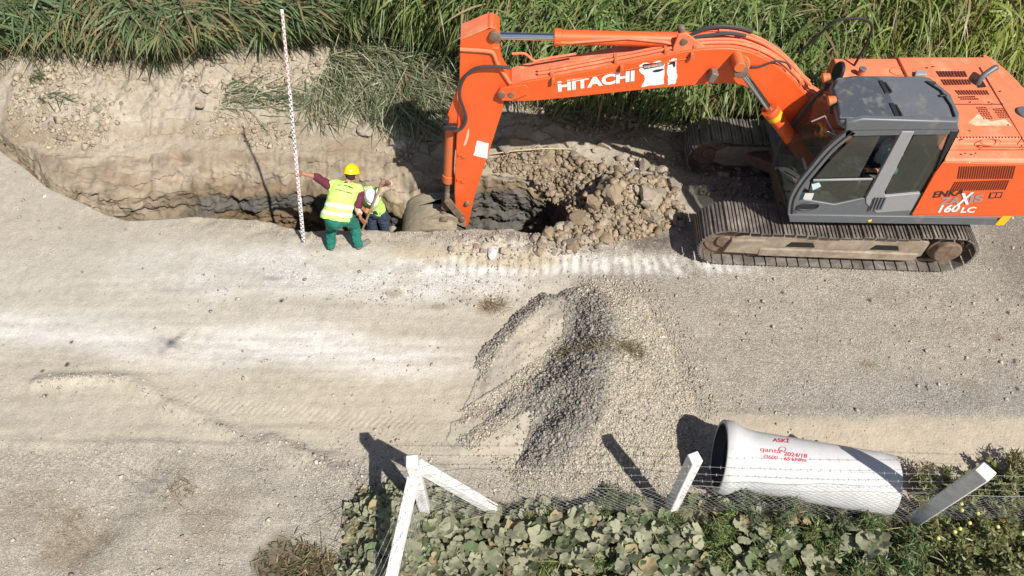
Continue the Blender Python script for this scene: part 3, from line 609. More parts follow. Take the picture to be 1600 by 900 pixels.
EXC = Vector((5.09, 8.70, 0.0))
ex = empty('excavator', EXC, 'large orange crawler excavator with its arm reaching down into the trench', 'excavator')
YAW = math.radians(-2.6)
def T(u, v, w_):
    """undercarriage frame: u to the rear, v away from the camera, w up"""
    c, s = math.cos(YAW), math.sin(YAW); return Vector((EXC.x+u*c-v*s, EXC.y-0.08+u*s+v*c, w_))
RT = Matrix.Rotation(YAW, 3, 'Z')
def track(side):
    vc = side*0.985; W = 0.60; L = 1.72; r = 0.385; zc = 0.46
    P = []; n = 220
    # path of the shoes: a stadium, a little slack on top
    def path(s):
        per = 4*L+2*math.pi*r; s = s % per
        if s < 2*L: u = -L+s; return u, zc+r-0.05*math.sin(math.pi*s/(2*L))**2+0.015*math.cos(s*6), 0.0
        s -= 2*L
        if s < math.pi*r: a = s/r; return L+r*math.sin(a), zc+r*math.cos(a), a
        s -= math.pi*r
        if s < 2*L: return L-s, zc-r, math.pi
        s -= 2*L; a = math.pi+s/r; return -L-r*math.sin(a-math.pi), zc+r*math.cos(a), a
    per = 4*L+2*math.pi*r; N = 54; mb = MB(); lk = MB()
    for k in range(N):
        u, z, a = path(k*per/N+0.03); R = RT @ Matrix.Rotation(a, 3, 'Y')
        jig = random.uniform(-0.004, 0.004); c = T(u, vc, z+jig); mb.box(c, (per/N-0.022, W, 0.020), R)
        for o_ in (-0.062, -0.005, 0.052): mb.box(c+R @ Vector((o_, 0, 0.019)), (0.018, W, 0.024), R)
        lk.box(c+R @ Vector((0, 0, -0.045)), (per/N*1.03, 0.24, 0.075), R)
    mb.build('track_shoes', SHOE_M, ex, smooth=None); lk.build('track_chain', RUST, ex, smooth=None)
    fr = MB(); vo = vc-0.17*1
    # side frame: a chamfered box beam
    for (v0, v1) in ((vc-0.20, vc+0.20),):
        pr = [(-1.62, 0.30), (-1.62, 0.52), (-1.45, 0.66), (1.25, 0.70), (1.40, 0.62), (1.40, 0.30), (1.2, 0.22), (-1.45, 0.22)]
        fr.prism([T(u, v0, z) for u, z in pr], T(0, v1, 0)-T(0, v0, 0))
    ou = vc-side*0 + (-1 if side < 0 else 1)*0.20
    f = fr.build('track_frame', FRAME_M, ex, bevel=0.02)
    de = MB(); sgn = -1 if side < 0 else 1
    # lower ledge and access recesses on the outer face of the beam
    de.prism([T(-1.15, ou, 0.24), T(1.30, ou, 0.24), T(1.30, ou, 0.40), T(-1.15, ou, 0.40)], T(0, sgn*0.05, 0)-T(0, 0, 0))
    de.build('ledge', FRAME_M, f, bevel=0.012)
    for (a, b) in ((-0.75, -0.30), (0.55, 1.0)):
        rc = MB(); rc.prism([T(a, ou, 0.44), T(b, ou, 0.44), T(b-0.06, ou, 0.54), T(a+0.06, ou, 0.54)], T(0, sgn*0.012, 0)-T(0, 0, 0)); rc.build('recess', HOLE, f)
    gd = MB(); gd.prism([T(-1.70, ou-sgn*0.05, 0.28), T(-1.12, ou-sgn*0.05, 0.26), T(-1.12, ou-sgn*0.05, 0.60), T(-1.62, ou-sgn*0.05, 0.56)], T(0, sgn*0.09, 0)-T(0, 0, 0)); gd.build('yoke_guard', FRAME_M, f, bevel=0.015)
    sp = MB(); sp.cyl(T(L, vc-0.16, zc), T(L, vc+0.16, zc), 0.26, n=36)
    for k in range(21):
        a = 2*math.pi*k/21; R = RT @ Matrix.Rotation(a, 3, 'Y'); sp.box(T(L, vc, zc)+R @ Vector((0, 0, 0.28)), (0.045, 0.07, 0.09), R)
    sp.build('drive_sprocket', RUST, ex)
    fd = MB(); fd.cyl(T(L, vc, zc), T(L, ou+sgn*0.06, zc), 0.235, 0.205, n=36); fd.build('final_drive', RUST, ex, bevel=0.02)
    idl = MB(); idl.cyl(T(-L, vc-0.14, zc), T(-L, vc+0.14, zc), 0.30, n=40); idl.cyl(T(-L, vc-0.18, zc), T(-L, vc+0.18, zc), 0.12, n=24); idl.build('idler_wheel', RUST, ex, bevel=0.015)
    for u in (-1.2, -.8, -.4, 0, .4, .8, 1.2):
        ro = MB(); ro.cyl(T(u, vc-0.15, 0.175), T(u, vc+0.15, 0.175), 0.085, n=18); ro.build('track_roller', RUST, ex)
track(-1); track(1)
# cross frame and slew ring
cf = MB()
cf.prism([T(-0.75, -0.80, 0.42), T(0.75, -0.80, 0.42), T(0.75, 0.80, 0.42), T(-0.75, 0.80, 0.42)], (0, 0, 0.34)); cf.cyl(EXC+Vector((0, 0, 0.72)), EXC+Vector((0, 0, 0.96)), 0.62, n=48)
for su in (-1, 1):
    for sv in (-1, 1): cf.bar(T(su*0.5, sv*0.4, 0.58), T(su*1.0, sv*0.85, 0.45), 0.34, 0.22)
cf.build('undercarriage', RUST, ex, bevel=0.02)

YN = 7.47; YC0 = YN; YC1 = 8.47; YFAR = 9.80; YB = 8.72        # near side, cab's sides, far side, boom centre
dY = lambda a: Vector((0, a, 0))
# ---- deck frame and the grey skirt under the cab
zk = onY(1300, 348, YN).z; xs0 = onY(1234, 342, YN).x; xs1 = onY(1559, 342, YN).x
dk = MB(); dk.box(((xs0+6.9)/2+0.1, (YN+YFAR)/2, zk+0.06), (6.9-xs0, YFAR-YN-0.1, 0.16)); dk.build('deck_frame', GREY, ex)
sk_ = MB(); sk_.prism(PY([(1232, 336), (1559, 341), (1556, 352), (1234, 347)], YN-0.03), dY(0.10)); skirt = sk_.build('side_skirt', GREY, ex, bevel=0.008)
yl = MB(); yl.cyl(onY(1359, 344, YN-0.028), onY(1359, 344, YN-0.034), 0.028, n=14); yl.build('reflector', YEL, skirt)
# ---- engine housing
zt = 2.20; xa = onY(1425, 337, YN).x
SP = [(1424, 336), (1461, 270), (1476, 252), (1720, 256), (1690, 338)]
def side_pts(): return PY(SP, YN)
P = side_pts(); xr = EXC.x+2.28; ztop = P[2].z
hs = MB(); prof = [(YN, zk+0.10), (YN, ztop-0.06), (YN+0.05, ztop), (YN+0.20, ztop+0.02), (YN+0.24, ztop-0.02), (YN+0.36, ztop-0.02), (YN+0.40, ztop+0.06), (9.70, ztop+0.04), (YFAR, ztop-0.04), (YFAR, zk+0.10)]
xl = onY(1448, 300, YN).x
hs.prism([Vector((xl+0.0, y, z)) for y, z in prof], (xr-xl, 0, 0)); hb = hs.build('engine_housing', ORANGE_T, ex, bevel=0.018)
# near side door of the housing in stronger orange
sd = MB(); sd.prism(PY([(1424, 336), (1461, 270), (1473, 254), (1632, 257), (1604, 338)], YN-0.012), dY(0.03)); door = sd.build('side_door', ORANGE, ex, bevel=0.01)
def slats(name, quad, n, Y, m, parent, fill=0.55, lean=0.0, th=0.006):
    """dark louvre slots, evenly set between four corners (tl, tr, br, bl) on the plane at Y"""
    tl, tr, br, bl = PY(quad, Y); mb = MB()
    for k in range(n):
        a, b = k/n, (k+fill)/n; A, B = tl.lerp(tr, a), tl.lerp(tr, b); Cc, D_ = bl.lerp(br, b), bl.lerp(br, a); mb.prism([A, B, Cc, D_], dY(-th))
    return mb.build(name, m, parent, smooth=None)
slats('louvre', [(1499, 260), (1589, 259), (1584, 279), (1496, 279)], 24, YN-0.013, VENT, door, 0.42)
slats('louvre', [(1492, 284), (1579, 281), (1573, 296), (1484, 298)], 24, YN-0.013, VENT, door, 0.42)
text_on('lettering', 'ENKA', onY(1457, 309, YN-.014), onY(1505, 305, YN-.014), onY(1461, 299, YN-.014), BLKT, door, off=0.022)
text_on('lettering', 'ZA', onY(1466, 320, YN-.014), onY(1498, 318, YN-.014), onY(1471, 309, YN-.014), mat('silver_lettering', (0.30, 0.27, 0.26), 0.5), door, off=0.03)
text_on('lettering', 'IS', onY(1514, 316, YN-.014), onY(1535, 315, YN-.014), onY(1517, 305, YN-.014), MATS['silver_lettering'], door, off=0.03)
text_on('lettering', 'X', onY(1493, 321, YN-.018), onY(1516, 319, YN-.018), onY(1499, 302, YN-.018), WHITE, door, off=0.03, shear=0.15)
text_on('lettering', '160', onY(1465, 332, YN-.014), onY(1497, 331, YN-.014), onY(1469, 320, YN-.014), WHITE, door, off=0.03, shear=0.15)
text_on('lettering', 'LC', onY(1500, 332, YN-.014), onY(1523, 332, YN-.014), onY(1503, 323, YN-.014), WHITE, door, off=0.03, shear=0.1)
st_ = MB(); q = PY([(1547, 301), (1567, 300), (1564, 309), (1544, 310)], YN-.013); st_.prism(q, dY(-0.003)); s1_ = st_.build('warning_sticker', BLKT, door)
st_ = MB(); q = PY([(1549, 302.5), (1556, 302), (1554, 308), (1547, 308.5)], YN-.0165); st_.prism(q, dY(-0.003)); q = PY([(1558, 302), (1565, 301.5), (1562, 307.5), (1556, 308)], YN-.0165); st_.prism(q, dY(-0.003)); st_.build('pictogram', ORANGE, s1_)
# shoulder: groove with punched holes, thin rib, cover seams, slots and panels on the hood
zh = ztop+0.055
def H(px, py, z=None): return onZ(px, py, zh if z is None else z)
def htop(name, pts, m, t=0.006, parent=None, z=None): mb = MB(); mb.prism([H(a, b, z) for a, b in pts], (0, 0, t)); return mb.build(name, m, parent or hb, smooth=None)
gv = MB()
for k in range(46): p = Vector((xl+0.22+k*0.045, YN+0.415, zh+0.002)); gv.box(p, (0.022, 0.03, 0.006))
gv.box((xl+0.22+22.5*0.045, YN+0.43, zh+0.001), (46*0.045, 0.006, 0.005))
gv.build('punched_edge', VENT, hb, smooth=None)
rb = MB(); rb.box(((xl+0.55+xr)/2, YN+0.30, ztop+0.0), (xr-xl-0.55, 0.035, 0.03)); rb.box(((xl+0.55+xr)/2, YN+0.245, ztop+0.0), (xr-xl-0.55, 0.012, 0.022)); rb.build('shoulder_rib', ORANGE_T, hb, bevel=0.004)
def topslots(tl, tr, br, bl, n, fill=0.5, rows=1, name='louvre'):
    mb = MB(); tl, tr, br, bl = [H(*p) for p in (tl, tr, br, bl)]
    for r in range(rows):
        for k in range(n):
            a, b = (k+(0.25 if r % 2 else 0))/n, (k+fill+(0.25 if r % 2 else 0))/n; c0, c1 = r/rows, (r+(0.62 if rows > 1 else 1))/rows
            f = lambda s, t: tl.lerp(tr, s).lerp(bl.lerp(br, s), t); mb.prism([f(a, c0), f(b, c0), f(b, c1), f(a, c1)], (0, 0, 0.004))
    mb.build(name, VENT, hb, smooth=None)
topslots((1463,111), (1510,111), (1514,120), (1469,120), 10); topslots((1470,124), (1516,124), (1520,132), (1476,133), 10)
topslots((1492,141), (1544,141), (1548,148), (1498,148), 12); topslots((1497,151), (1524,150), (1532,157), (1502,157), 8, rows=2)
topslots((1525,168), (1541,167), (1553,187), (1537,188), 4, fill=0.62, rows=7, name='mesh_grille'); topslots((1551,170), (1568,169), (1578,185), (1562,186), 4, fill=0.62, rows=6, name='mesh_grille')
sm = MB()
for a, b in (((1486, 163), (1566, 163)), ((1456, 104), (1460, 104)), ((1531, 105), (1606, 232))):
    A, B = H(*a), H(*b); sm.bar(A+Vector((0, 0, 0.002)), B+Vector((0, 0, 0.002)), 0.014, 0.006)
sm.build('cover_seam', VENT, hb)
fd_ = htop('sun_bleached_patch', [(1528,178),(1548,190),(1570,186),(1585,200),(1576,208),(1545,209),(1534,202),(1524,196),(1512,192),(1520,186)], mat('bleached_paint', (0.74, 0.50, 0.33), 0.6, wear=(0.76, 0.20, 0.08), wscale=9, wamt=0.5), t=0.0022)
ln_ = MB(); ln_.tube([H(1548+16*math.cos(t), 222+5*math.sin(t)) for t in np.linspace(0, 2*math.pi, 25)[:-1]], 0.008, 6, True); ln_.build('embossed_logo', ORANGE_T, hb)
for px, py in ((1449,106),(1490,118),(1520,125),(1516,160),(1545,160),(1550,163),(1566,163),(1515,205),(1503,218),(1563,143),(1575,196),(1540,115),(1508,240),(1524,240)): bl_ = MB(); bl_.cyl(H(px, py), H(px, py)+Vector((0, 0, 0.014)), 0.013, n=8); bl_.build('hood_bolt', GREY, hb)
ep = MB(); q = H(1527, 131); ep.tube(curve([q+Vector((0, 0, -0.02)), q+Vector((0.02, 0.02, 0.10)), q+Vector((0.17, 0.09, 0.20)), q+Vector((0.22, 0.11, 0.21))], 5), 0.045, 14); e_ = ep.build('exhaust_pipe', GREY, ex)
eb = MB(); eb.prism([H(1523,126), H(1534,124), H(1541,136), H(1529,137)], (0, 0, 0.007)); eb.build('exhaust_opening', HOLE, hb)
# far side: tank and tool box ahead of the engine, with filler cap
tk = MB(); xt0 = onZ(1306, 103, ztop-0.02).x; tk.prism([Vector((xt0, y, z)) for y, z in ((8.98, zk+.1), (8.98, ztop-0.03), (9.04, ztop), (9.72, ztop), (9.80, ztop-0.07), (9.80, zk+0.1))], (xl-xt0+0.01, 0, 0)); tank = tk.build('fuel_tank', ORANGE_T, ex, bevel=0.02)
fc = MB(); q = onZ(1344, 117, ztop); fc.cyl(q, q+Vector((0, 0, 0.09)), 0.05, n=18); fc.build('filler_neck', DUSTY, tank)
fc = MB(); fc.cyl(q+Vector((0, 0, 0.09)), q+Vector((0, 0, 0.125)), 0.056, n=18); fc.build('filler_cap', GREY, tank, bevel=0.006)
rg_ = MB(); q = onZ(1405, 112, ztop); rg_.tube([q+Vector((0.14*math.cos(t), 0.10*math.sin(t), 0.006)) for t in np.linspace(0, 2*math.pi, 29)[:-1]], 0.006, 6, True); rg_.build('access_cover', ORANGE, tank)
lc = MB(); q = onZ(1436, 117, ztop+0.05); lc.prism([q+Vector((-.09, -.05, 0)), q+Vector((.08, -.05, 0)), q+Vector((.12, .05, 0)), q+Vector((-.05, .05, 0))], (0, 0, 0.05)); lc.build('mirror_foot', LGREY, tank, bevel=0.01)
# counterweight: an arc round the slew centre
cw = MB(); arc = []
for t in np.linspace(math.radians(-32), math.radians(28), 15): arc.append((EXC.x+2.60*math.cos(t), 8.70+2.60*math.sin(t)))
base = [(xr-0.02, YN+0.01)]+[(x, max(YN+0.01, min(9.86, y))) for x, y in arc]+[(xr-0.02, 9.84)]
cw.prism([Vector((x, y, zk+0.02)) for x, y in base], (0, 0, 1.22)); c_ = cw.build('counterweight', ORANGE_T, ex, bevel=0.05)
yb = MB(); yb.prism(PY([(1600, 300), (1612, 306), (1568, 352), (1554, 352)], YN-0.006), dY(0.03)); yb.build('yellow_edge_stripe', YEL, c_)
lg = MB(); q = onZ(1597, 181, zk+1.27); lg.cyl(q, q+Vector((0, 0, 0.09)), 0.13, 0.11, n=26); lg.build('lifting_cap', GREY, c_, bevel=0.012)

# ---- cab
P_ = lambda pts, Y=YN: PY(pts, Y)
pil = curve(P_([(1231, 337), (1234, 312), (1246, 288), (1268, 260), (1294, 230), (1326, 203)]), 6)     # front edge of the cab seen from the side
pilf = [p+dY(YC1-YN) for p in pil]
roof_z = onY(1400, 196, YN).z
cab_body = MB(); xb = onY(1423, 337, YN).x; xbt = onY(1495, 200, YN).x
# lower door panel (below the windows), floor
low = P_([(1234, 336), (1240, 318), (1258, 311), (1304, 318), (1350, 310), (1366, 332), (1382, 331)])
cab_body.prism(P_([(1234, 337), (1239, 319), (1256, 312), (1304, 320), (1350, 310), (1380, 308), (1440, 303), (1423, 337)]), dY(0.04))
cab_body.box(((pil[0].x+xb)/2, (YC0+YC1)/2, zk+0.17), (xb-pil[0].x-0.06, YC1-YC0-0.08, 0.10))
cab = cab_body.build('cab_shell', GREY, ex, bevel=0.01)
def beam(name, pts, wy, m, thick=0.05, Y=YN, parent=None, bevel=0.008):
    mb = MB(); mb.prism(P_(pts, Y), dY(thick)); return mb.build(name, m, parent or ex, bevel=bevel)
# near pillar band between its front edge and the door glass
def band(path, wdt, Y, name, m, parent=None, depth=0.06):
    A = [Vector(p) for p in path]; B = []
    for i, p in enumerate(A):
        t = (A[min(i+1, len(A)-1)]-A[max(i-1, 0)]).normalized(); n = Vector((t.z, 0, -t.x)); B.append(p+n*wdt)
    mb = MB()
    for i in range(len(A)-1):
        mb.prism([A[i], A[i+1], B[i+1], B[i]], dY(depth))
    return mb.build(name, m, parent or ex, bevel=0.0, smooth=None)
band([p for p in pil], 0.13, YN, 'front_pillar', GREY, ex, 0.05)
band([p+dY(-0.012)+Vector((0.05, 0, -0.02)) for p in pil], 0.022, 0, 'door_seal', BLACK, ex, 0.012)
band([p+dY(YC1-YN-0.05) for p in pil], 0.07, 0, 'far_pillar', DARK, ex, 0.05)
beam('door_top_rail', [(1322, 199), (1497, 201), (1497, 210), (1320, 213)], 0, GREY)
beam('middle_pillar', [(1409, 206), (1429, 206), (1382, 300), (1384, 307), (1438, 302), (1424, 329), (1369, 333), (1353, 318), (1353, 309), (1363, 292)], 0, LGREY, Y=YN-0.012)
hd = MB()
for k in range(4): hd.bar(onY(1361+k*5, 329-k*0.6, YN-0.03), onY(1369+k*5, 309, YN-0.03), 0.018, 0.02)
hd.build('door_handle_ribs', GREY, ex)
beam('rear_pillar', [(1486, 205), (1500, 205), (1428, 336), (1421, 336), (1441, 301), (1451, 296)], 0, BLACK, Y=YN-0.008)
beam('window_bar', [(1271, 281), (1364, 279), (1363, 282), (1270, 284)], 0, LGREY, Y=YN-0.006, thick=0.02)
hl = MB(); q = onY(1262, 323, YN-0.008); hl.tube([q+Vector((0.15*math.cos(t)+0.03*math.sin(t), 0, 0.07*math.sin(t))) for t in np.linspace(0, 2*math.pi, 25)[:-1]], 0.012, 6, True)
hl.prism([q+Vector((0.14*math.cos(t)+0.03*math.sin(t), 0.006, 0.06*math.sin(t))) for t in np.linspace(0, 2*math.pi, 17)[:-1]], (0, -0.006, 0)); hl.build('door_handle', BLACK, ex)
def pane(name, pts, Y, parent=ex): mb = MB(); mb.add(P_(pts, Y), [tuple(range(len(pts)))]); return mb.build(name, GLASS, parent, smooth=None)
dg_ = pane('door_window', [(1270, 283), (1292, 256), (1336, 212), (1350, 212), (1331, 246), (1304, 281)], YN+0.025)
dg2 = pane('door_window', [(1350, 212), (1376, 212), (1340, 280), (1304, 281), (1331, 246)], YN+0.028)
pane('door_window', [(1258, 311), (1271, 283), (1363, 281), (1349, 309), (1304, 318)], YN+0.025)
pane('rear_side_window', [(1430, 208), (1490, 208), (1450, 296), (1441, 300), (1386, 306), (1383, 296)], YN+0.025)
fg = MB(); n = len(pil); fg.add([p+dY(0.04)+Vector((0.02, 0, 0)) for p in pil]+[p-dY(0.04)+Vector((0.02, 0, 0)) for p in pilf], [(i, i+1, n+i+1, n+i) for i in range(n-1)]); fg.build('windscreen', GLASS, ex, smooth=60)
# far side and rear walls of the cab
fw = MB(); fw.prism([pilf[0], pilf[6], Vector((xbt, YC1, pilf[6].z-0.25)), Vector((xb, YC1, pilf[0].z))], dY(-0.04)); fw.build('far_wall', DARK, ex)
rw = MB(); x_ = xbt-0.02; rw.box((x_, (YC0+YC1)/2+0.02, zk+0.65), (0.05, YC1-YC0-0.1, 1.1)); rw.build('rear_wall', DARK, ex)
fgl = MB(); fgl.add([Vector((xbt-.02, YC0+.08, zk+1.2)), Vector((xbt-.02, YC1-.05, zk+1.2)), Vector((xbt-.02, YC1-.05, roof_z-.1)), Vector((xbt-.02, YC0+.08, roof_z-.1))], [(0, 1, 2, 3)]); fgl.build('rear_window', GLASS, ex, smooth=None)
fgl = MB(); fgl.add([pilf[8]+Vector((.12, -.03, 0)), pilf[-4]+Vector((.12, -.03, 0)), Vector((xbt-.1, YC1-.03, roof_z-.15)), Vector((xbt-.1, YC1-.03, pilf[8].z+.1))], [(0, 1, 2, 3)]); fgl.build('far_side_window', GLASS, ex, smooth=None)
# roof: dished slab with a dark hatch
rz = roof_z; R0 = [onZ(a, b, rz) for a, b in ((1322,196),(1345,193),(1497,195),(1498,180),(1484,150),(1452,124),(1440,122),(1335,121),(1306,124),(1297,135),(1303,165),(1310,190))]
rf = MB(); rf.prism([p+Vector((0, 0, -0.07)) for p in R0], (0, 0, 0.11)); roof = rf.build('cab_roof', GREY, ex, bevel=0.03)
rl = MB(); rl.prism(P_([(1322, 192), (1349, 186), (1497, 190), (1499, 203), (1320, 205)], YN-0.01), dY(0.09)); rl.build('roof_rail', GREY, roof, bevel=0.02)
ht = MB(); ht.prism([onZ(a, b, rz+0.05) for a, b in ((1311,187),(1308,165),(1301,140),(1307,127),(1330,122.5),(1372,123),(1383,140),(1396,165),(1400,184),(1394,188))], (0, 0, 0.035)); hat = ht.build('roof_hatch', DARK, roof, bevel=0.02)
for a, b in (((1375,127),(1386,147)), ((1392,162),(1402,184))):
    hg = MB(); hg.bar(onZ(*a, rz+0.08), onZ(*b, rz+0.08), 0.06, 0.04); hg.bar(onZ(a[0]+7, a[1]+2, rz+0.07), onZ(b[0]+7, b[1]-3, rz+0.07), 0.03, 0.03); hg.build('hinge', BLACK, hat, bevel=0.006)
for px, py in ((1334, 186), (1337, 178), (1358, 189), (1479, 189), (1456, 130), (1473, 150), (1334, 122)):
    kn = MB(); q = onZ(px, py, rz+0.05); kn.box(q, (0.10, 0.035, 0.04)); kn.build('roof_fitting', BLACK, roof, bevel=0.008)
gu = MB(); gu.tube([onZ(a, b, rz+0.055) for a, b in ((1447,127),(1470,142),(1486,165),(1492,182))], 0.014, 8); gu.build('roof_gasket', BLACK, roof)
# work lamps, their brackets, wiper
for (px, py, z, m) in ((1301, 157, rz+0.06, DUSTY), (1292, 121, rz+0.0, DUSTY)):
    wl = MB(); q = onZ(px, py, z); wl.cyl(q+Vector((-0.06, 0, -0.01)), q+Vector((0.04, 0, 0.02)), 0.07, 0.045, n=20); o_ = wl.build('work_lamp', m, roof, bevel=0.01)
    wb = MB(); wb.bar(q+Vector((0, 0, -0.02)), q+Vector((0.05, -0.02, -0.2)), 0.04, 0.04); wb.build('lamp_bracket', BLACK, o_)
br_ = MB(); br_.tube([onZ(a, b, rz-0.05) for a, b in ((1303,165),(1308,182),(1315,196))], 0.035, 8); br_.build('roof_front_clip', BLACK, roof)
wp = MB(); wp.tube([onY(a, b, YN+0.25) for a, b in ((1268,190),(1289,181),(1293,189),(1303,206))], 0.011, 6); wp.build('wiper', LGREY, ex)
mr_ = MB(); q = onZ(1312, 112, 2.30); mr_.cyl(q, q+Vector((-0.05, 0, 0.01)), 0.16, 0.14, n=24); mr_.build('round_mirror', BLACK, ex, bevel=0.015)
# inside
sx = onY(1385, 240, 7.95).x
sb = MB(); sb.box((sx, 7.96, 1.55), (0.50, 0.50, 0.14)); st0 = sb.build('operator_seat', BLACK, ex, bevel=0.04)
sb = MB(); sb.box((sx+0.26, 7.96, 1.95), (0.14, 0.48, 0.75), Matrix.Rotation(math.radians(8), 3, 'Y')); sb.build('backrest', BLACK, st0, bevel=0.05)
sb = MB(); sb.box((sx, 7.96, 1.32), (0.34, 0.38, 0.34)); sb.build('pedestal', DARK, st0, bevel=0.02)
for yy in (7.66, 8.26):
    sb = MB(); sb.box((sx-0.20, yy, 1.66), (0.46, 0.13, 0.22)); c0 = sb.build('control_console', mat('console_grey', (0.20, 0.20, 0.19), 0.6), ex, bevel=0.03)
    sb = MB(); sb.tube([(sx-0.36, yy, 1.76), (sx-0.38, yy, 1.90)], 0.014, 8); sb.cyl((sx-0.38, yy, 1.88), (sx-0.385, yy, 1.97), 0.028, 0.024, n=12); sb.build('joystick', BLACK, c0)
sb = MB(); sb.box((pil[2].x+0.22, 8.0, zk+0.62), (0.05, 0.30, 0.20)); sb.build('monitor', MATS['console_grey'], ex, bevel=0.01)
for yy in (7.90, 8.08):
    sb = MB(); sb.tube([(pil[2].x+0.42, yy, zk+0.22), (pil[2].x+0.36, yy, zk+0.62)], 0.014, 8); sb.build('travel_lever', BLACK, ex)
for quad, m in (([(1268,288),(1280,285),(1283,291),(1270,297)], mat('pale_blue_sticker', (0.5, 0.68, 0.72), 0.5)), ([(1258,302),(1272,302),(1268,312),(1254,312)], mat('white_sticker', (0.6, 0.6, 0.6), 0.5))):
    sb = MB(); sb.prism(P_(quad, YN+0.018), dY(-0.004)); sb.build('sticker', m, ex)

# ---- boom: two side plates' outline, boxed
BW = 0.40; YA = YB-BW/2
def cpx(pts, n=6): return [tuple(p[:2]) for p in curve([(a, b, 0) for a, b in pts], n)]
low_e = [(778, 158), (800, 158), (846, 157), (1000, 141), (1080, 134), (1130, 131), (1160, 134), (1186, 150), (1212, 178), (1240, 205), (1275, 228)]
up_e = [(1330, 200), (1290, 168), (1262, 150), (1240, 126), (1219, 107), (1192, 90), (1160, 79), (1128, 76), (1075, 80), (1000, 95), (900, 114), (858, 122), (820, 128), (800, 134), (780, 142)]
boom_px = cpx(low_e, 4)+cpx(up_e, 4)
bm = MB(); bm.prism(PY(boom_px, YA), dY(BW)); boom = bm.build('boom', ORANGE, ex, bevel=0.012, smooth=40)
# top flange, paler, and rolled lips
upc = cpx(up_e[1:-1], 5)
def strip(px, Y0, Y1, lift, name, m, parent, th=0.012):
    A = [onY(a, b, YA) for a, b in px]; mb = MB()
    for i in range(len(A)-1):
        t = (A[i+1]-A[i]).normalized(); n = Vector((t.z, 0, -t.x)); n = n if n.z > 0 else -n
        a, b = A[i]+n*lift, A[i+1]+n*lift; mb.prism([Vector((a.x, Y0, a.z)), Vector((b.x, Y0, b.z)), Vector((b.x, Y1, b.z)), Vector((a.x, Y1, a.z))], n*th)
    return mb.build(name, m, parent, smooth=40)
strip(upc, YA+0.02, YA+BW-0.02, 0.004, 'top_plate', ORANGE_T, boom)
def pipe_run(px, Y, lift, r, name, m, parent):
    A = [onY(a, b, YA) for a, b in px]; Q = []
    for i in range(len(A)):
        t = (A[min(i+1, len(A)-1)]-A[max(i-1, 0)]).normalized(); n = Vector((t.z, 0, -t.x)); n = n if n.z > 0 else -n
        q = A[i]+n*lift; Q.append(Vector((q.x, Y, q.z)))
    mb = MB(); mb.tube(Q, r, 8); return mb.build(name, m, parent)
pipe_run(upc[2:-8], YA+0.07, 0.05, 0.022, 'hydraulic_line', ORANGE_T, boom)
pipe_run(upc[2:-8], YA+0.14, 0.05, 0.020, 'hydraulic_line', ORANGE_T, boom)
pipe_run(upc[4:-30], YA+BW-0.07, 0.06, 0.024, 'hydraulic_line', ORANGE_T, boom)
pipe_run(upc[4:-34], YA+BW-0.15, 0.06, 0.022, 'hydraulic_line', ORANGE_T, boom)
for px, py in ((862,123),(962,103),(1085,81),(1183,92),(1250,137),(1040,88)):
    cl = MB(); q = onY(px, py, YA); cl.box(q+Vector((0, 0.10, 0.05)), (0.05, 0.17, 0.07)); cl.build('line_clamp', DUSTY, boom, bevel=0.006)
for px, py in ((864,126),(971,107),(1081,87)):
    cl = MB(); q = onY(px, py, YA-0.03); cl.box(q, (0.045, 0.06, 0.09)); cl.build('bracket', DUSTY, boom, bevel=0.005)
# nose plate and pins
nz = MB(); nz.prism(PY([(777,146),(783,138),(820,133),(826,137),(825,148),(800,158),(784,158)], YA-0.035), dY(0.035)); nz.build('nose_boss', ORANGE, boom, bevel=0.01)
def pin(px, py, Y0, Y1, r, name='pin', m=RUST, parent=None): mb = MB(); q = onY(px, py, Y0); mb.cyl(q, Vector((q.x, Y1, q.z)), r, n=24); return mb.build(name, m, parent or ex, bevel=0.006)
pin(784, 149, YA-0.055, YA+BW+0.055, 0.055, parent=boom); pin(799, 149, YA-0.05, YA-0.01, 0.045, parent=boom)
sc_ = onY(1156, 106, YA-0.24); pin(1156, 106, YA-0.26, YA+BW+0.10, 0.075, 'cylinder_pin', DUSTY, boom)
bs = MB(); bs.cyl(onY(1157, 100, YA-0.07), onY(1157, 100, YA+0.01), 0.13, n=30); bs.build('cylinder_boss', ORANGE, boom, bevel=0.02)
bl2 = MB(); q = onY(1113, 118, YA-0.09); bl2.box(q, (0.10, 0.14, 0.16), Matrix.Rotation(0.3, 3, 'Y')); bl2.build('work_lamp', mat('lamp_grey', (0.16, 0.13, 0.11), 0.5), boom, bevel=0.015)
# stickers and lettering on the near face
text_on('lettering', 'HITACHI', onY(872, 143.5, YA-.003), onY(991, 126.5, YA-.003), onY(871, 127, YA-.003), WHITE, boom, off=0.045)
def ragged(pts, Y, rg, amp=1.6, n=5):
    out = []
    for i in range(len(pts)):
        a, b = pts[i], pts[(i+1) % len(pts)]
        for k in range(n): t = k/n; out.append((a[0]+(b[0]-a[0])*t+rg.normal()*amp*0.4, a[1]+(b[1]-a[1])*t+rg.normal()*amp*0.4))
    return PY(out, Y)
rg = np.random.default_rng(12); PAPER = mat('torn_white_sticker', (0.80, 0.80, 0.80), 0.6, wear=(0.74, 0.36, 0.24), wscale=11, wamt=-0.15)
def sticker(pts, name='torn_sticker', amp=1.6, m=PAPER, Y=YA-.003, parent=boom, n=5): mb = MB(); mb.prism(ragged(pts, Y, rg, amp, n), dY(-0.0015)); return mb.build(name, m, parent, smooth=None)
s_ = sticker([(999,101),(1010,97),(1018,99),(1030,95),(1038,99),(1038,108),(1037,120),(1038,131),(1001,136),(1006,128),(1008,120),(1004,115),(999,112)])
s2 = sticker([(1043,97),(1050,92),(1057,91),(1057,105),(1058,118),(1057,130),(1043,132),(1044,124),(1042,112)])
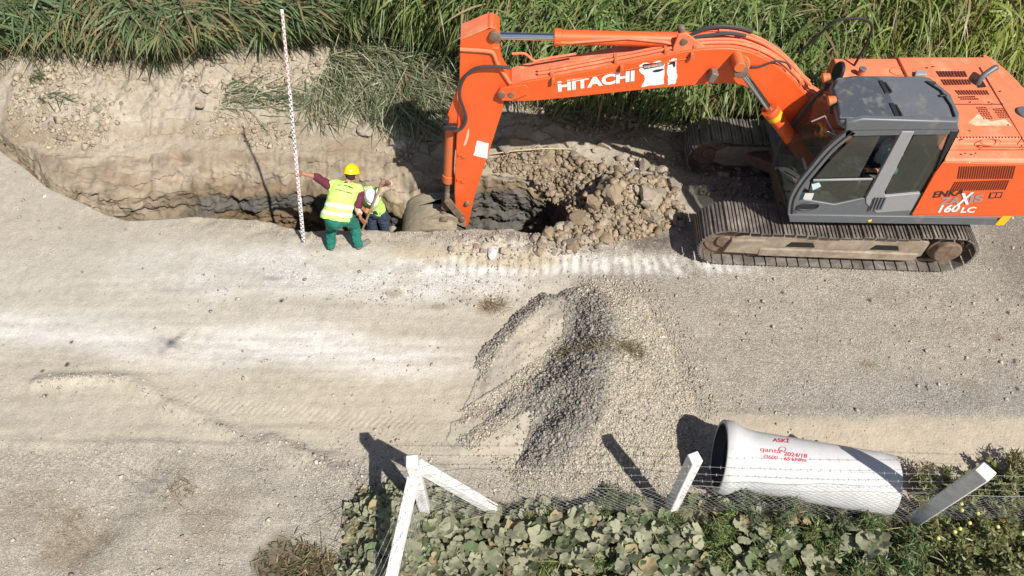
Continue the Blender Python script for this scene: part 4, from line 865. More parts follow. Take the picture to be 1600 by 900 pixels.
sticker([(1004,101.5),(1007,100),(1037,96.8),(1037,102.5),(1007,108.5),(1004,106)], 'company_bar', 0.15, BLKT, YA-.005, s_)
text_on('lettering', 'ÖMER HAFRİYAT', onY(1006.5, 106.6, YA-.007), onY(1036.5, 102, YA-.007), onY(1006.2, 102.3, YA-.007), WHITE, s_, off=0.02)
sticker([(1019,111),(1024,109),(1036,107),(1037,109),(1030,112),(1022,113)], 'machine_emblem', 0.2, BLKT, YA-.005, s_)
sticker([(1043,102),(1047,98),(1048,95.5),(1054,95),(1055.5,98),(1055,104),(1052,105),(1051,100),(1047,101)], 'machine_emblem', 0.2, BLKT, YA-.005, s2)
# slanted seam under the lettering
pipe_run(cpx([(866,126),(1000,100),(1075,86)], 6), YA-0.008, -0.05, 0.008, 'weld_seam', DUSTY, boom)
# ---- arm
AW = 0.32; YR = YB-AW/2
arm_px = [(719,62),(757,46),(764,42),(775,44),(781,52),(777,62),(770,75),(780,75),(783,108),(797,132),(789,148),(786,170),(765,235),(742,305),(732,352),(722,356),(712,345),(710,300),(713,220),(717,150)]
am = MB(); am.prism(PY(arm_px, YR), dY(AW)); arm = am.build('arm', ORANGE, ex, bevel=0.012, smooth=30)
ft = MB(); ft.prism([onY(a, b, YR) for a, b in ((719.5,60),(757,44.5),(771,41),(771,43),(758,47.5),(720,63.5))], dY(AW)); ft.build('top_plate', ORANGE_T, arm)
rb1 = MB(); rb1.tube(curve([onY(a, b, YR-0.01) for a, b in ((719,77),(760,80),(771,84),(778,101),(797,130))], 5), 0.028, 8); rb1.build('stiffener', ORANGE_T, arm)
for (px, py, s) in ((716,243,7),(722,246,7),(714,282,6),(721,285,6)):
    b_ = MB(); b_.prism(PY([(px, py-2), (px+s, py-3), (px+s, py+1), (px, py+2)], YR-0.025), dY(0.03)); b_.build('weld_lug', ORANGE, arm, bevel=0.004)
sticker([(745,220),(764,224),(761,248),(740,243),(742,235)], 'torn_sticker', 0.9, PAPER, YR-.003, arm, 3)
sticker([(730,205),(733,200),(733,212),(728,226),(724,228),(728,215)], 'scraped_patch', 0.6, mat('scraped_primer', (0.75, 0.46, 0.30), 0.6), YR-.003, arm, 3)
pin(772, 58, YR-0.05, YR+AW+0.05, 0.07, parent=arm); pin(730, 320, YR-0.05, YR+AW+0.05, 0.04, parent=arm); pin(722, 345, YR-0.07, YR+AW+0.07, 0.05, parent=arm)
# ---- cylinders
def ram(a, b, split, Y, rb_, rr_, name, parent=ex, Ya=None):
    A, B = onY(*a, Y), onY(*b, Y); M_ = A.lerp(B, split); mb = MB()
    mb.cyl(M_, B, rb_, n=28); mb.cyl(M_, M_+(B-A).normalized()*0.10, rb_*1.18, n=28); bar = mb.build(name, ORANGE, parent, bevel=0.008)
    m2 = MB(); m2.cyl(A, M_, rr_, n=24); m2.build('rod', CHROME, bar)
    m3 = MB(); m3.cyl(A-dY(0.07), A+dY(0.07), rr_*1.9, n=24); m3.build('rod_eye', RUST, bar, bevel=0.006)
    m4 = MB(); m4.cyl(B-dY(0.08), B+dY(0.08), rb_*0.95, n=24); m4.build('barrel_eye', DUSTY, bar, bevel=0.006); return bar
ac = ram((772, 56), (1067, 62), 0.315, YB, 0.098, 0.050, 'arm_cylinder')
l1 = MB(); l1.tube([onY(a, b, YB-0.10) for a, b in ((868,66),(890,67),(980,60),(1040,66),(1062,72))], 0.018, 8); l1.build('feed_pipe', ORANGE_T, ac)
l1 = MB(); l1.tube([onY(a, b, YB+0.10) for a, b in ((872,50),(940,50),(1060,54))], 0.018, 8); l1.build('feed_pipe', ORANGE_T, ac)
lug = MB(); lug.prism(PY([(1052,74),(1060,55),(1072,52),(1080,58),(1110,80),(1050,92)], YB-0.17), dY(0.04)); lug.prism(PY([(1052,74),(1060,55),(1072,52),(1080,58),(1110,80),(1050,92)], YB+0.13), dY(0.04)); lug.build('cylinder_lug', ORANGE_T, boom, bevel=0.008)
pin(1069, 66, YB-0.185, YB+0.15, 0.05, parent=boom)
for Y in (YA-0.17, YA+BW+0.11):
    cyl = ram((1157, 108), (1262, 252), 0.40, Y, 0.105, 0.052, 'boom_cylinder')
    yb_ = MB(); A, B = onY(1157, 108, Y), onY(1262, 252, Y); d = (B-A).normalized(); q = A.lerp(B, 0.40); yb_.cyl(q+d*0.11, q+d*0.2, 0.112, n=28); yb_.build('yellow_band', YEL, cyl)
bcY = YB
bb = MB(); A, B = onY(706, 178, bcY), onY(698, 318, bcY); bb.cyl(A, A.lerp(B, 0.66), 0.085, n=24); bb.cyl(A.lerp(B, 0.64), A.lerp(B, 0.72), 0.098, n=24); bc = bb.build('bucket_cylinder', DUSTY, ex, bevel=0.008)
r_ = MB(); r_.cyl(A.lerp(B, 0.66), B, 0.048, n=20); r_.build('rod', RUST, bc); e_ = MB(); e_.cyl(B-dY(0.1), B+dY(0.1), 0.09, n=22); e_.build('rod_eye', RUST, bc, bevel=0.008)
bk = MB(); bk.prism(PY([(716,138),(718,200),(712,206),(700,196),(697,186),(706,160)], YB-0.14), dY(0.03)); bk.prism(PY([(716,138),(718,200),(712,206),(700,196),(697,186),(706,160)], YB+0.11), dY(0.03)); bk.build('cylinder_bracket', ORANGE, arm, bevel=0.006)
pn = MB(); q = onY(703, 198, YB-0.19); pn.box(q, (0.20, 0.08, 0.08)); pn.cyl(q+Vector((-0.05, -0.05, 0.14)), q+Vector((-0.05, 0.05, 0.14)), 0.05, n=14); pn.build('hose_block', BLACK, arm, bevel=0.01)
for Y in (YB-0.20, YB+0.17):
    lk_ = MB(); lk_.prism(PY([(697,312),(702,310),(727,340),(724,347),(718,346),(696,320)], Y), dY(0.035)); lk_.build('idler_link', RUST, ex, bevel=0.01)
lk_ = MB(); lk_.bar(onY(698, 316, YB), onY(693, 347, YB+0.05), 0.14, 0.12); lk_.build('bucket_link', RUST, ex, bevel=0.01)
pin(698, 316, YB-0.22, YB+0.22, 0.045); pin(722, 344, YB-0.24, YB+0.24, 0.045)
# ---- hoses
def hose(px, Y, r=0.024, parent=boom, m=HOSE):
    Yl = Y if hasattr(Y, '__len__') else [Y]*len(px); mb = MB(); mb.tube(curve([onY(a, b, y) for (a, b), y in zip(px, Yl)], 6), r, 8); mb.build('hose', m, parent)
hose([(797,106),(775,104),(750,105),(733,113),(721,130),(718,150),(725,172),(728,186),(722,200),(709,205)], YR-0.07, 0.024, arm)
hose([(800,84),(820,84),(835,95),(850,92),(900,84)], YB+0.02, 0.018, boom, ORANGE_T)
hose([(719,140),(712,160),(698,185),(697,198)], YB-0.05, 0.024, arm)
hose([(1068,62),(1085,52),(1105,44),(1130,41),(1160,45),(1175,50)], YB+0.12, 0.026)
hose([(1070,66),(1090,58),(1110,55),(1140,52),(1165,56)], YB-0.02, 0.026)
hose([(1160,101),(1185,104),(1210,96),(1228,98),(1236,108)], YA-0.02, 0.014)
hose([(1070,60),(1090,50),(1120,47),(1165,52),(1200,70)], YB+0.15, 0.02, boom, ORANGE_T)
# handrail on the far side deck
hr = MB(); hr.tube(curve([onY(a, b, 9.55) for a, b in ((1247,88),(1256,76),(1276,58),(1296,40),(1312,31),(1345,29),(1359,35),(1362,47),(1355,66),(1343,88),(1330,110))], 4), 0.020, 8); hr.build('handrail', BLACK, ex)
# ---- bucket, deep in the trench
bkt = []
bx, bz = onY(656, 345, YB-0.40).x, -0.78
bp = [(0.62, 0.58), (0.50, 0.66), (0.30, 0.68), (0.05, 0.66), (-0.18, 0.55), (-0.34, 0.36), (-0.40, 0.10), (-0.38, -0.20), (-0.30, -0.48)]
cen = onY(658, 340, YB); cx = cen.x+0.02; cz = -0.80
outer = curve([Vector((cx+a, 0, cz+b)) for a, b in bp], 5)
mb = MB(); t_ = 0.03; inner = []
for i, p in enumerate(outer):
    t = (outer[min(i+1, len(outer)-1)]-outer[max(i-1, 0)]).normalized(); n = Vector((t.z, 0, -t.x)); inner.append(p-n*t_ if (p-n*t_-Vector((cx+0.1, 0, cz))).length < (p-Vector((cx+0.1, 0, cz))).length else p+n*t_)
for i in range(len(outer)-1):
    q = [outer[i], outer[i+1], inner[i+1], inner[i]]; mb.prism([Vector((a.x, YB-0.42, a.z)) for a in q], dY(0.84))
bucket = mb.build('bucket', BUCKET_M, ex, smooth=40)
side = [Vector((p.x, 0, p.z)) for p in outer]+[Vector((cx+0.30, 0, cz-0.42)), Vector((cx+0.62, 0, cz+0.20))]
for Y in (YB-0.45, YB+0.42): s = MB(); s.prism([Vector((p.x, Y, p.z)) for p in side], dY(0.03)); s.build('side_plate', mat('muddy_dark_steel', (0.10, 0.09, 0.075), 0.85, wear=(0.22, 0.19, 0.14), wscale=6, wamt=0.6, bump=0.006, bscale=18), bucket)
for k in range(5): s = MB(); q = Vector((cx-0.28, YB-0.36+k*0.18, cz-0.5)); s.add([q+Vector((-.03, -.04, .04)), q+Vector((.05, -.04, .04)), q+Vector((.05, .04, .04)), q+Vector((-.03, .04, .04)), q+Vector((0.04, -.02, -.18)), q+Vector((0.06, -.02, -.18)), q+Vector((0.06, .02, -.18)), q+Vector((0.04, .02, -.18))], [(3,2,1,0),(4,5,6,7),(0,1,5,4),(1,2,6,5),(2,3,7,6),(3,0,4,7)]); s.build('tooth', RUST, bucket)
for Y in (YB-0.20, YB+0.16):
    s = MB(); P5 = [Vector((cx-0.02, Y, cz+0.64)), Vector((cx+0.36, Y, cz+0.80)), onY(690, 338, Y), onY(700, 336, Y), onY(727, 346, Y), onY(727, 356, Y), Vector((cx+0.62, Y, cz+0.55)), Vector((cx+0.3, Y, cz+0.62))]; s.prism(P5, dY(0.045)); s.build('bucket_ear', BUCKET_M, bucket, bevel=0.008)
pin(693, 347, YB-0.26, YB+0.26, 0.07, parent=bucket)
# ================================================================== THE CONCRETE PIPE
CONC = mat('pale_concrete', (0.53, 0.535, 0.535), 0.8, wear=(0.44, 0.435, 0.42), wscale=3, wamt=0.4, var=0.05, grad=(0.43, 0.425, 0.41), bump=0.002, bscale=45)
RED = mat('red_stencil_paint', (0.55, 0.03, 0.07), 0.7)
PA = Vector((2.66, 3.96, 0.475)); PB = Vector((4.77, 3.60, 0.412)); ax_ = (PB-PA).normalized(); PL = (PB-PA).length
pz = gz(3.7, 3.8); PA.z += pz+0.0; PB.z += pz
pipe = empty('concrete_pipe', Vector(((PA.x+PB.x)/2, (PA.y+PB.y)/2, pz)), 'pale grey concrete sewer pipe with a flared end and red stencilled writing', 'pipe')
pm = MB(); pm.lathe(PA, ax_, [(0.27, 0.470*0.87), (0.40, 0.390), (0.50, 0.388), (PL-0.14, 0.388), (PL-0.12, 0.380), (PL-0.004, 0.378), (PL, 0.370), (PL, 0.305), (PL-0.01, 0.300), (0.14, 0.300), (0.13, 0.385), (0.12, 0.395), (0.01, 0.415), (0.0, 0.425), (0.0, 0.462), (0.012, 0.472), (0.13, 0.472)], n=72)
pm.build('pipe_wall', CONC, pipe, smooth=50)
pm = MB(); pm.lathe(PA, ax_, [(0.006, 0.452), (0.006, 0.412), (0.12, 0.390), (0.13, 0.375), (0.135, 0.298), (0.30, 0.298), (0.30, 0.294), (0.13, 0.294), (0.125, 0.370), (0.115, 0.384), (0.002, 0.408), (0.000, 0.456)], n=72); pm.build('mouth_shade_lining', mat('mouth_shade_dark', (0.035, 0.037, 0.04), 0.6), pipe, smooth=50)  # dark lining added; the shade inside the pipe mouth is put into its colour
def on_cyl(px, py, R):
    r = ray(px, py); o = Vector((0, 0, CAM_H)); d = r-ax_*r.dot(ax_); q = (o-PA)-ax_*(o-PA).dot(ax_)
    a, b, c = d.dot(d), 2*d.dot(q), q.dot(q)-R*R; t = (-b-math.sqrt(max(b*b-4*a*c, 0)))/(2*a); return o+r*t
def pipe_text(s, x0, y0, x1, y1, h, off=0.02, dash=0.0):
    V, F = text_mesh(s, off=off); lo, hi = V.min(0), V.max(0)
    L = math.hypot(x1-x0, y1-y0); ex_, ey_ = (x1-x0)/L, (y1-y0)/L; P = []
    for v in V:
        u = (v[0]-lo[0])/(hi[0]-lo[0])*L; w_ = (v[1]-lo[1])/(hi[1]-lo[1])*h; P.append(tuple(on_cyl(x0+ex_*u+ey_*w_, y0+ey_*u-ex_*w_, 0.3925)))
    link_mesh('stencilled_writing', P, F, RED, pipe)
pipe_text('ASKİ', 1207, 690, 1233, 692, 7.5, 0.02); pipe_text('qanta', 1187, 707, 1220, 711, 8, 0.005)
pipe_text('2024/18', 1225, 712, 1261, 716, 6.5, 0.02); pipe_text('Ø600', 1193, 716, 1215, 718, 5.8, 0.0); pipe_text('65 kN/m', 1225, 719.5, 1260, 722, 6, 0.02)
rm = MB(); rm.tube([on_cyl(1222.5+5.5*math.cos(t), 702+3.6*math.sin(t), 0.391) for t in np.linspace(0, 2*math.pi, 25)[:-1]], 0.004, 5, True); rm.tube([on_cyl(1219.5+3*math.cos(t), 703+1.5*math.sin(t), 0.391) for t in np.linspace(0, 4.5, 9)], 0.004, 5); rm.build('stencilled_logo', RED, pipe)

# ================================================================== THE FENCE
POSTW = mat('white_limewash', (0.72, 0.72, 0.71), 0.7, wear=(0.50, 0.47, 0.41), wscale=5, wamt=0.4, var=0.06, grad=(0.36, 0.33, 0.28), bump=0.003, bscale=25)
WIRE = mat('galvanised_wire', (0.50, 0.50, 0.50), 0.5, 0.6, wear=(0.25, 0.19, 0.14), wscale=4, wamt=0.4)
f1 = Vector((-1.10, 3.34, 0)); f2 = Vector((2.02, 3.38, 0)); f3 = Vector((5.12, 3.28, 0)); f4 = Vector((8.25, 3.2, 0)); f0 = Vector((-2.25, 0.2, 0))
fence = empty('wire_fence', f2, 'wire netting fence on white square posts with barbed strands along the garden', 'fence')
def post(p, h, rot, m=POSTW, tilt=(0, 0), b=0.066):
    mb = MB(); R = Matrix.Rotation(rot, 3, 'Z'); c = []
    top = Vector((p.x+tilt[0], p.y+tilt[1], h))
    V = [p+R @ Vector((i*b, j*b, -0.3)) for i, j in ((-1,-1),(1,-1),(1,1),(-1,1))]+[top+R @ Vector((i*b, j*b, 0)) for i, j in ((-1,-1),(1,-1),(1,1),(-1,1))]
    mb.add(V, [(3,2,1,0),(4,5,6,7),(0,1,5,4),(1,2,6,5),(2,3,7,6),(3,0,4,7)]); return mb.build('post', m, fence, bevel=0.012)
p1_ = post(f1, 1.76, 0.08); post(f2, 1.74, 0.35); post(f3, 2.08, 0.62, tilt=(-0.18, -0.20), b=0.080); post(f4, 1.75, 0.2)
for (a, b) in ((Vector((-1.03, 3.40, 1.42)), onZ(772, 796, 0.02)), (Vector((-1.13, 3.26, 1.34)), Vector((-1.62, 1.55, 0.0)))):
    mb = MB(); d = (b-a).normalized(); mb.bar(a-d*0.09, b+d*0.1, 0.125, 0.12); mb.build('brace', POSTW, p1_, bevel=0.012)
def fence_run(A, B, name):
    A, B = Vector(A), Vector(B); L = (B-A).length; d = (B-A)/L; n = Vector((-d.y, d.x, 0)); st = 0.045; N = int(L/st)
    sag = lambda u: 0.05*math.sin(u*2.3+A.x)+0.03*math.sin(u*7)
    mb = MB(); rows = 21; H_ = 1.04
    for j in range(rows):
        pts = []
        for i in range(N+1):
            u = i*st; z = 0.03+H_*(j+0.5)/rows+(0.5 if (i+j) % 2 else -0.5)*H_/rows; sl_ = sag(u)
            pts.append(A+d*u+n*(-0.07+0.018*math.sin(u*3.1+j*0.25)+0.03*sl_*5*(z/1.04))+Vector((0, 0, z*(1+sl_*0.6)+gz_line(A+d*u))))
        mb.tube(pts, 0.0017, 3)
    for z in (0.03+H_,): mb.tube([A+d*(i*0.2)+n*-0.07+Vector((0, 0, z*(1+sag(i*0.2)*0.6)+gz_line(A+d*(i*0.2)))) for i in range(int(L/0.2)+1)], 0.003, 4)
    mb.build('wire_netting', WIRE, fence, smooth=None)
    for z in (1.66, 1.46, 1.26):
        s = MB(); P = [A+d*(L*t)+n*-0.068+Vector((0, 0, z-0.05*math.sin(math.pi*t)*(1.2 if z < 1.5 else .6))) for t in np.linspace(0, 1, 40)]; s.tube(P, 0.0018, 4)
        for k in range(int(L/0.12)):
            q = A+d*(k*0.12+0.05); t = (k*0.12+0.05)/L; q = q+n*-0.068+Vector((0, 0, z-0.05*math.sin(math.pi*t)*(1.2 if z < 1.5 else .6))); s.bar(q+Vector((0, -.012, -.012)), q+Vector((0, .012, .012)), 0.003, 0.003); s.bar(q+Vector((.004, .012, -.012)), q+Vector((.004, -.012, .012)), 0.003, 0.003)
        s.build('barbed_strand', WIRE, fence, smooth=None)
def gz_line(p): return 0.0
fence_run(f1, f2, 'a'); fence_run(f2, f3, 'b'); fence_run(f3, f4, 'c'); fence_run(f0, f1, 'd')

# ================================================================== PEOPLE
SKIN = mat('skin', (0.36, 0.17, 0.10), 0.55, var=0.06)
HIVIS = mat('hi_vis_yellow_green', (0.50, 0.80, 0.17), 0.7, wear=(0.42, 0.55, 0.20), wscale=5, wamt=0.2, var=0.07); STRIPE = mat('reflective_tape', (0.80, 0.80, 0.82), 0.4)
MAROON = mat('maroon_knit', (0.105, 0.014, 0.032), 0.85, var=0.1); TEAL = mat('green_work_trousers', (0.006, 0.150, 0.105), 0.8, var=0.1)
JEANS = mat('dark_jeans', (0.028, 0.04, 0.07), 0.85, var=0.15); BEIGE = mat('beige_cloth', (0.50, 0.39, 0.29), 0.85, var=0.1)
YHAT = mat('yellow_helmet_plastic', (0.86, 0.56, 0.01), 0.28); WHAT = mat('white_helmet_plastic', (0.80, 0.81, 0.82), 0.28)
BOOT = mat('dusty_boot', (0.17, 0.16, 0.15), 0.8, var=0.2); EYE = mat('eye_dark', (0.02, 0.015, 0.012), 0.2); HAIR = mat('dark_hair', (0.022, 0.016, 0.013), 0.8)
LBLUE = mat('pale_blue_shirt', (0.42, 0.50, 0.52), 0.85)
GARMENT_TEX = bpy.data.textures.new('folds', 'CLOUDS'); GARMENT_TEX.noise_scale = 0.07; GARMENT_TEX.noise_depth = 2
def ell(mb, c, r, R=None, n=16):
    V = []; F = []; c = Vector(c)
    for i in range(n+1):
        th = math.pi*i/n
        for j in range(2*n):
            ph = math.pi*j/n; v = Vector((r[0]*math.sin(th)*math.cos(ph), r[1]*math.sin(th)*math.sin(ph), r[2]*math.cos(th))); V.append(c+(R @ v if R else v))
    for i in range(n):
        for j in range(2*n): a = i*2*n+j; b = i*2*n+(j+1) % (2*n); F.append((a, a+2*n, b+2*n, b))
    return mb.add(V, F)
def cap(mb, a, b, ra, rb_, n=12):
    a, b = Vector(a), Vector(b); d = b-a; L = d.length; d = d/L if L > 1e-6 else Vector((0, 0, 1)); u = d.orthogonal().normalized(); v = d.cross(u); V = []; F = []; rings = []
    for k in range(0, 7): t = -math.pi/2+math.pi/2*k/6; rings.append((a+d*(ra*math.sin(t)), max(ra*math.cos(t), 1e-4)))
    for k in range(0, 7): t = math.pi/2*k/6; rings.append((b+d*(rb_*math.sin(t)), max(rb_*math.cos(t), 1e-4)))
    for p, r in rings:
        for j in range(n): t = 2*math.pi*j/n; V.append(p+u*(r*math.cos(t))+v*(r*math.sin(t)))
    for i in range(len(rings)-1):
        for j in range(n): x = i*n+j; y = i*n+(j+1) % n; F.append((x, y, y+n, x+n))
    F += [tuple(range(n))[::-1], tuple(range((len(rings)-1)*n, len(rings)*n))]
    return mb.add(V, F)
def chain(mb, pts, rs, n=12):
    for i in range(len(pts)-1): cap(mb, pts[i], pts[i+1], rs[i], rs[i+1], n)
def skin_over(mb, name, m, parent, voxel, smooth=3, folds=0.0, fac=0.5):
    o = mb.build(name, m, parent, smooth=180)
    r = o.modifiers.new('union', 'REMESH'); r.mode = 'VOXEL'; r.voxel_size = voxel; r.use_smooth_shade = True
    if smooth: s = o.modifiers.new('soften', 'SMOOTH'); s.factor = fac; s.iterations = smooth
    if folds: d = o.modifiers.new('folds', 'DISPLACE'); d.texture = GARMENT_TEX; d.strength = folds; d.mid_level = 0.5; d.texture_coords = 'LOCAL'
    return o
def hand(mb, wrist, centre, axis, rh=0.02, wrap=200, side=1, k=1.0):
    """palm against a bar through centre along axis, four unequal fingers round it and a thumb the other way"""
    wrist, centre, a = Vector(wrist), Vector(centre), Vector(axis).normalized(); e1 = (wrist-centre); e1 = (e1-a*e1.dot(a)).normalized(); e2 = a.cross(e1)*side
    e0 = (e1*0.8+e2*-0.6).normalized(); e9 = a.cross(e0)*side; R_ = rh+0.010*k
    for i, (ln, rr) in enumerate(((0.92, .0088), (1.0, .0092), (0.95, .0088), (0.78, .0078))):
        s = (1.5-i)*0.0205*k; P = [wrist+a*s*0.6+(centre-wrist)*0.15]
        for j in range(6):
            th = math.radians(wrap*ln)*j/5-0.2; P.append(centre+a*s+(e0*math.cos(th)+e9*math.sin(th))*R_)
        chain(mb, P, [0.013*k]+[rr*1.12*k, rr*1.1*k, rr*k, rr*k, rr*.92*k, rr*.85*k], 8)
    pc = centre+e0*(R_+0.006); M_ = wrist.lerp(pc, 0.6)
    for s in (-0.024, -0.008, 0.008, 0.024): chain(mb, [wrist+a*s*0.5, M_+a*s, pc+a*s*1.05], [0.019*k, 0.016*k, 0.013*k], 8)
    b = wrist.lerp(pc, 0.35)+a*0.034*k; th = [centre+a*0.040*k+(e0*math.cos(t)+e9*math.sin(t))*(R_+0.002) for t in (-0.5, -1.2, -1.9)]
    chain(mb, [b, th[0], th[1], th[2]], [0.014*k, 0.0115*k, 0.0105*k, 0.009*k], 8)
def head(mb, c, face, up, k=1.0):
    """c is the middle of the skull; face looks along face"""
    c = Vector(c); f = Vector(face).normalized(); u = Vector(up); u = (u-f*u.dot(f)).normalized(); s = f.cross(u); R = Matrix((s, f, u)).transposed()
    ell(mb, c+u*0.02, (0.074*k, 0.093*k, 0.090*k), R); ell(mb, c+f*0.022-u*0.055, (0.058*k, 0.066*k, 0.070*k), R); ell(mb, c+f*0.055-u*0.095, (0.028, 0.026, 0.022), R)
    chain(mb, [c+f*0.088+u*0.005, c+f*0.112-u*0.036], [0.009, 0.014], 8); ell(mb, c+f*0.088-u*0.066, (0.026, 0.012, 0.007), R, 8); ell(mb, c+f*0.080+u*0.022, (0.05, 0.016, 0.010), R, 8)
    for q in (-1, 1): ell(mb, c+s*(q*0.078)-u*0.012-f*0.006, (0.010, 0.020, 0.032), R, 8); ell(mb, c+s*(q*0.045)+f*0.062-u*0.035, (0.022, 0.018, 0.016), R, 8)
    return f, u, s, R
def helmet(parent, c, f, u, s, R, m, k=1.0):
    c = Vector(c)+u*0.055; mb = MB(); prof = [(1.0, 0.0), (0.98, 0.2), (0.93, 0.4), (0.83, 0.6), (0.66, 0.78), (0.42, 0.92), (0.2, 0.98), (0.0, 1.0)]; V = []; n = 36; F = []
    for a, b in [(1.10, -0.10), (1.02, -0.06)]+prof:
        for j in range(n):
            t = 2*math.pi*j/n; rid = 1+0.02*(b > 0.1)*max(0, math.cos(t*1))**20; brim = 1+(0.16*max(0, math.sin(t))**3 if b < -0.05 and a > 1.05 else 0)
            V.append(c+s*(a*0.112*k*math.cos(t))*brim+f*(a*0.138*k*math.sin(t))*brim+u*(b*0.115*k*rid))
    m_ = len(prof)+2
    for i in range(m_-1):
        for j in range(n): x = i*n+j; y = i*n+(j+1) % n; F.append((x, y, y+n, x+n))
    mb.add(V, F); o = mb.build('safety_helmet', m, parent, smooth=50); so_ = o.modifiers.new('shell', 'SOLIDIFY'); so_.thickness = 0.004
    r = MB()
    for off in (-0.022, 0, 0.022): r.tube([c+s*off+f*(0.135*k*math.cos(t))+u*(0.116*k*math.sin(t)+0.002) for t in np.linspace(0.35, 2.8, 18)], 0.0055, 6)
    r.build('crown_ridge', m, o); return o
def person(label, J, cl, base):
    root = empty('person', base, label, 'person'); V = lambda k: Vector(J[k])
    b = MB(); up = (V('neck')-V('pelvis')).normalized()
    f, u, s, R = head(b, V('head'), J['face'], J['hup'])
    chain(b, [V('neck')-up*0.03, V('neck')+(V('head')-V('neck'))*0.6], [0.062, 0.055])
    for q in ('l', 'r'):
        chain(b, [V('neck')-up*0.05, V('sh_'+q), V('el_'+q), V('wr_'+q)], [0.075, 0.056, 0.040, 0.027]); hand(b, V('wr_'+q), V('ha_'+q), J['ax_'+q], J.get('rh_'+q, 0.02), J.get('wrap_'+q, 200), 1 if q == 'l' else -1)
        chain(b, [V('hip_'+q), V('kn_'+q), V('an_'+q)], [0.080, 0.055, 0.038])
        chain(b, [V('an_'+q)-Vector((0, 0, .03)), V('toe_'+q)], [0.042, 0.035])
    chain(b, [V('pelvis'), V('pelvis').lerp(V('neck'), 0.45), V('neck')-up*0.12], [0.125, 0.110, 0.125])
    body = skin_over(b, 'body', SKIN, root, 0.0055, 2)
    for q in (-1, 1):
        e = MB(); ell(e, V('head')+f*0.080+s*(q*0.031)+u*0.004, (0.011, 0.011, 0.008), R, 8); e.build('eye', EYE, root, smooth=180)
    # hair round the back of the head below the helmet
    h = MB(); ell(h, V('head')-f*0.018+u*0.012, (0.082, 0.090, 0.092), R); hr_ = h.build('hair', HAIR, root, smooth=180)
    # trousers
    t = MB(); chain(t, [V('pelvis')+up*0.07, V('pelvis')-up*0.03], [0.155, 0.165], 16)
    for q in ('l', 'r'): chain(t, [V('pelvis')-up*0.04, V('hip_'+q), V('kn_'+q), V('an_'+q)+Vector((0, 0, 0.02))], [0.13, 0.118, 0.086, 0.072], 16)
    skin_over(t, 'trousers', cl['trousers'], root, 0.009, 4, 0.048)
    for q in ('l', 'r'):
        k = MB(); a_, t_ = V('an_'+q), V('toe_'+q); chain(k, [a_+Vector((0, 0, -0.005)), Vector((a_.x, a_.y, a_.z-0.045)), t_], [0.055, 0.052, 0.045]); skin_over(k, 'shoe', cl['shoe'], root, 0.007, 2)
    sh = MB(); chain(sh, [V('pelvis')+up*0.02, V('pelvis').lerp(V('neck'), 0.5), V('neck')-up*0.10], [0.150, 0.140, 0.150], 16)
    for q in ('l', 'r'):
        e_ = V('el_'+q); w_ = V('wr_'+q); c_ = e_.lerp(w_, J.get('cuff_'+q, 0.35)); chain(sh, [V('neck')-up*0.07, V('sh_'+q), e_, c_], [0.09, 0.078, 0.060, 0.056], 14)
    skin_over(sh, 'shirt', cl['shirt'], root, 0.009, 3, 0.034)
    if cl.get('vest'):
        v = MB(); sd = (V('sh_r')-V('sh_l')).normalized(); fw_ = up.cross(sd)*-1; Rt = Matrix((sd, up.cross(sd), up)).transposed()
        n = 40; VV = []; FF = []; prof_ = [(-.10, .10, .08), (-.10, .225, .175), (-.02, .232, .180), (.15, .220, .168), (.35, .205, .160), (.60, .218, .170), (.80, .228, .172), (.95, .215, .160), (1.04, .15, .12), (1.06, .03, .03)]
        for kk, wd, dp_ in prof_:
            wd, dp_ = wd*J.get('vk', 1), dp_*J.get('vk', 1)
            cc = V('pelvis')+(V('neck')-V('pelvis'))*kk
            for j in range(n): a = 2*math.pi*j/n; VV.append(cc+Rt @ Vector((wd*math.cos(a), dp_*math.sin(a), 0)))
        for i in range(len(prof_)-1):
            for j in range(n): x = i*n+j; y = i*n+(j+1) % n; FF.append((x, y, y+n, x+n))
        FF += [tuple(range(n))[::-1], tuple(range((len(prof_)-1)*n, len(prof_)*n))]; v.add(VV, FF)
        for q in ('l', 'r'): chain(v, [V('neck')-up*0.03, V('sh_'+q)-(V('sh_'+q)-V('neck'))*0.12+up*0.01], [0.085, 0.088], 14)
        vest = skin_over(v, 'safety_vest', cl['vest'], root, 0.009, 4, 0.030)
        if cl.get('stripes'):
            for (k0, k1) in ((0.06, 0.17), (0.30, 0.41)):
                sm_ = MB()
                for kk, (wd, dp_) in ((k0, (0.219, 0.170)), ((k0+k1)/2, (0.214, 0.165)), (k1, (0.212, 0.162))): pass
                n = 44; VV = []; FF = []
                for kk in np.linspace(k0, k1, 5):
                    cc = V('pelvis')+(V('neck')-V('pelvis'))*kk
                    for j in range(n): a = 2*math.pi*j/n; VV.append(cc+Rt @ Vector((0.26*math.cos(a), 0.21*math.sin(a), 0)))
                for i in range(4):
                    for j in range(n): x = i*n+j; y = i*n+(j+1) % n; FF.append((x, y, y+n, x+n))
                sm_.add(VV, FF); so2 = sm_.build('reflective_stripe', STRIPE, root, smooth=180); w3 = so2.modifiers.new('wrap', 'SHRINKWRAP'); w3.target = vest; w3.wrap_method = 'NEAREST_SURFACEPOINT'; w3.wrap_mode = 'OUTSIDE_SURFACE'; w3.offset = 0.006
        J['_vest'] = vest; J['_Rt'] = Rt
    if cl.get('helmet'): helmet(root, V('head'), f, u, s, R, cl['helmet'])
    return root
g1 = gz(-2.7, 7.85)
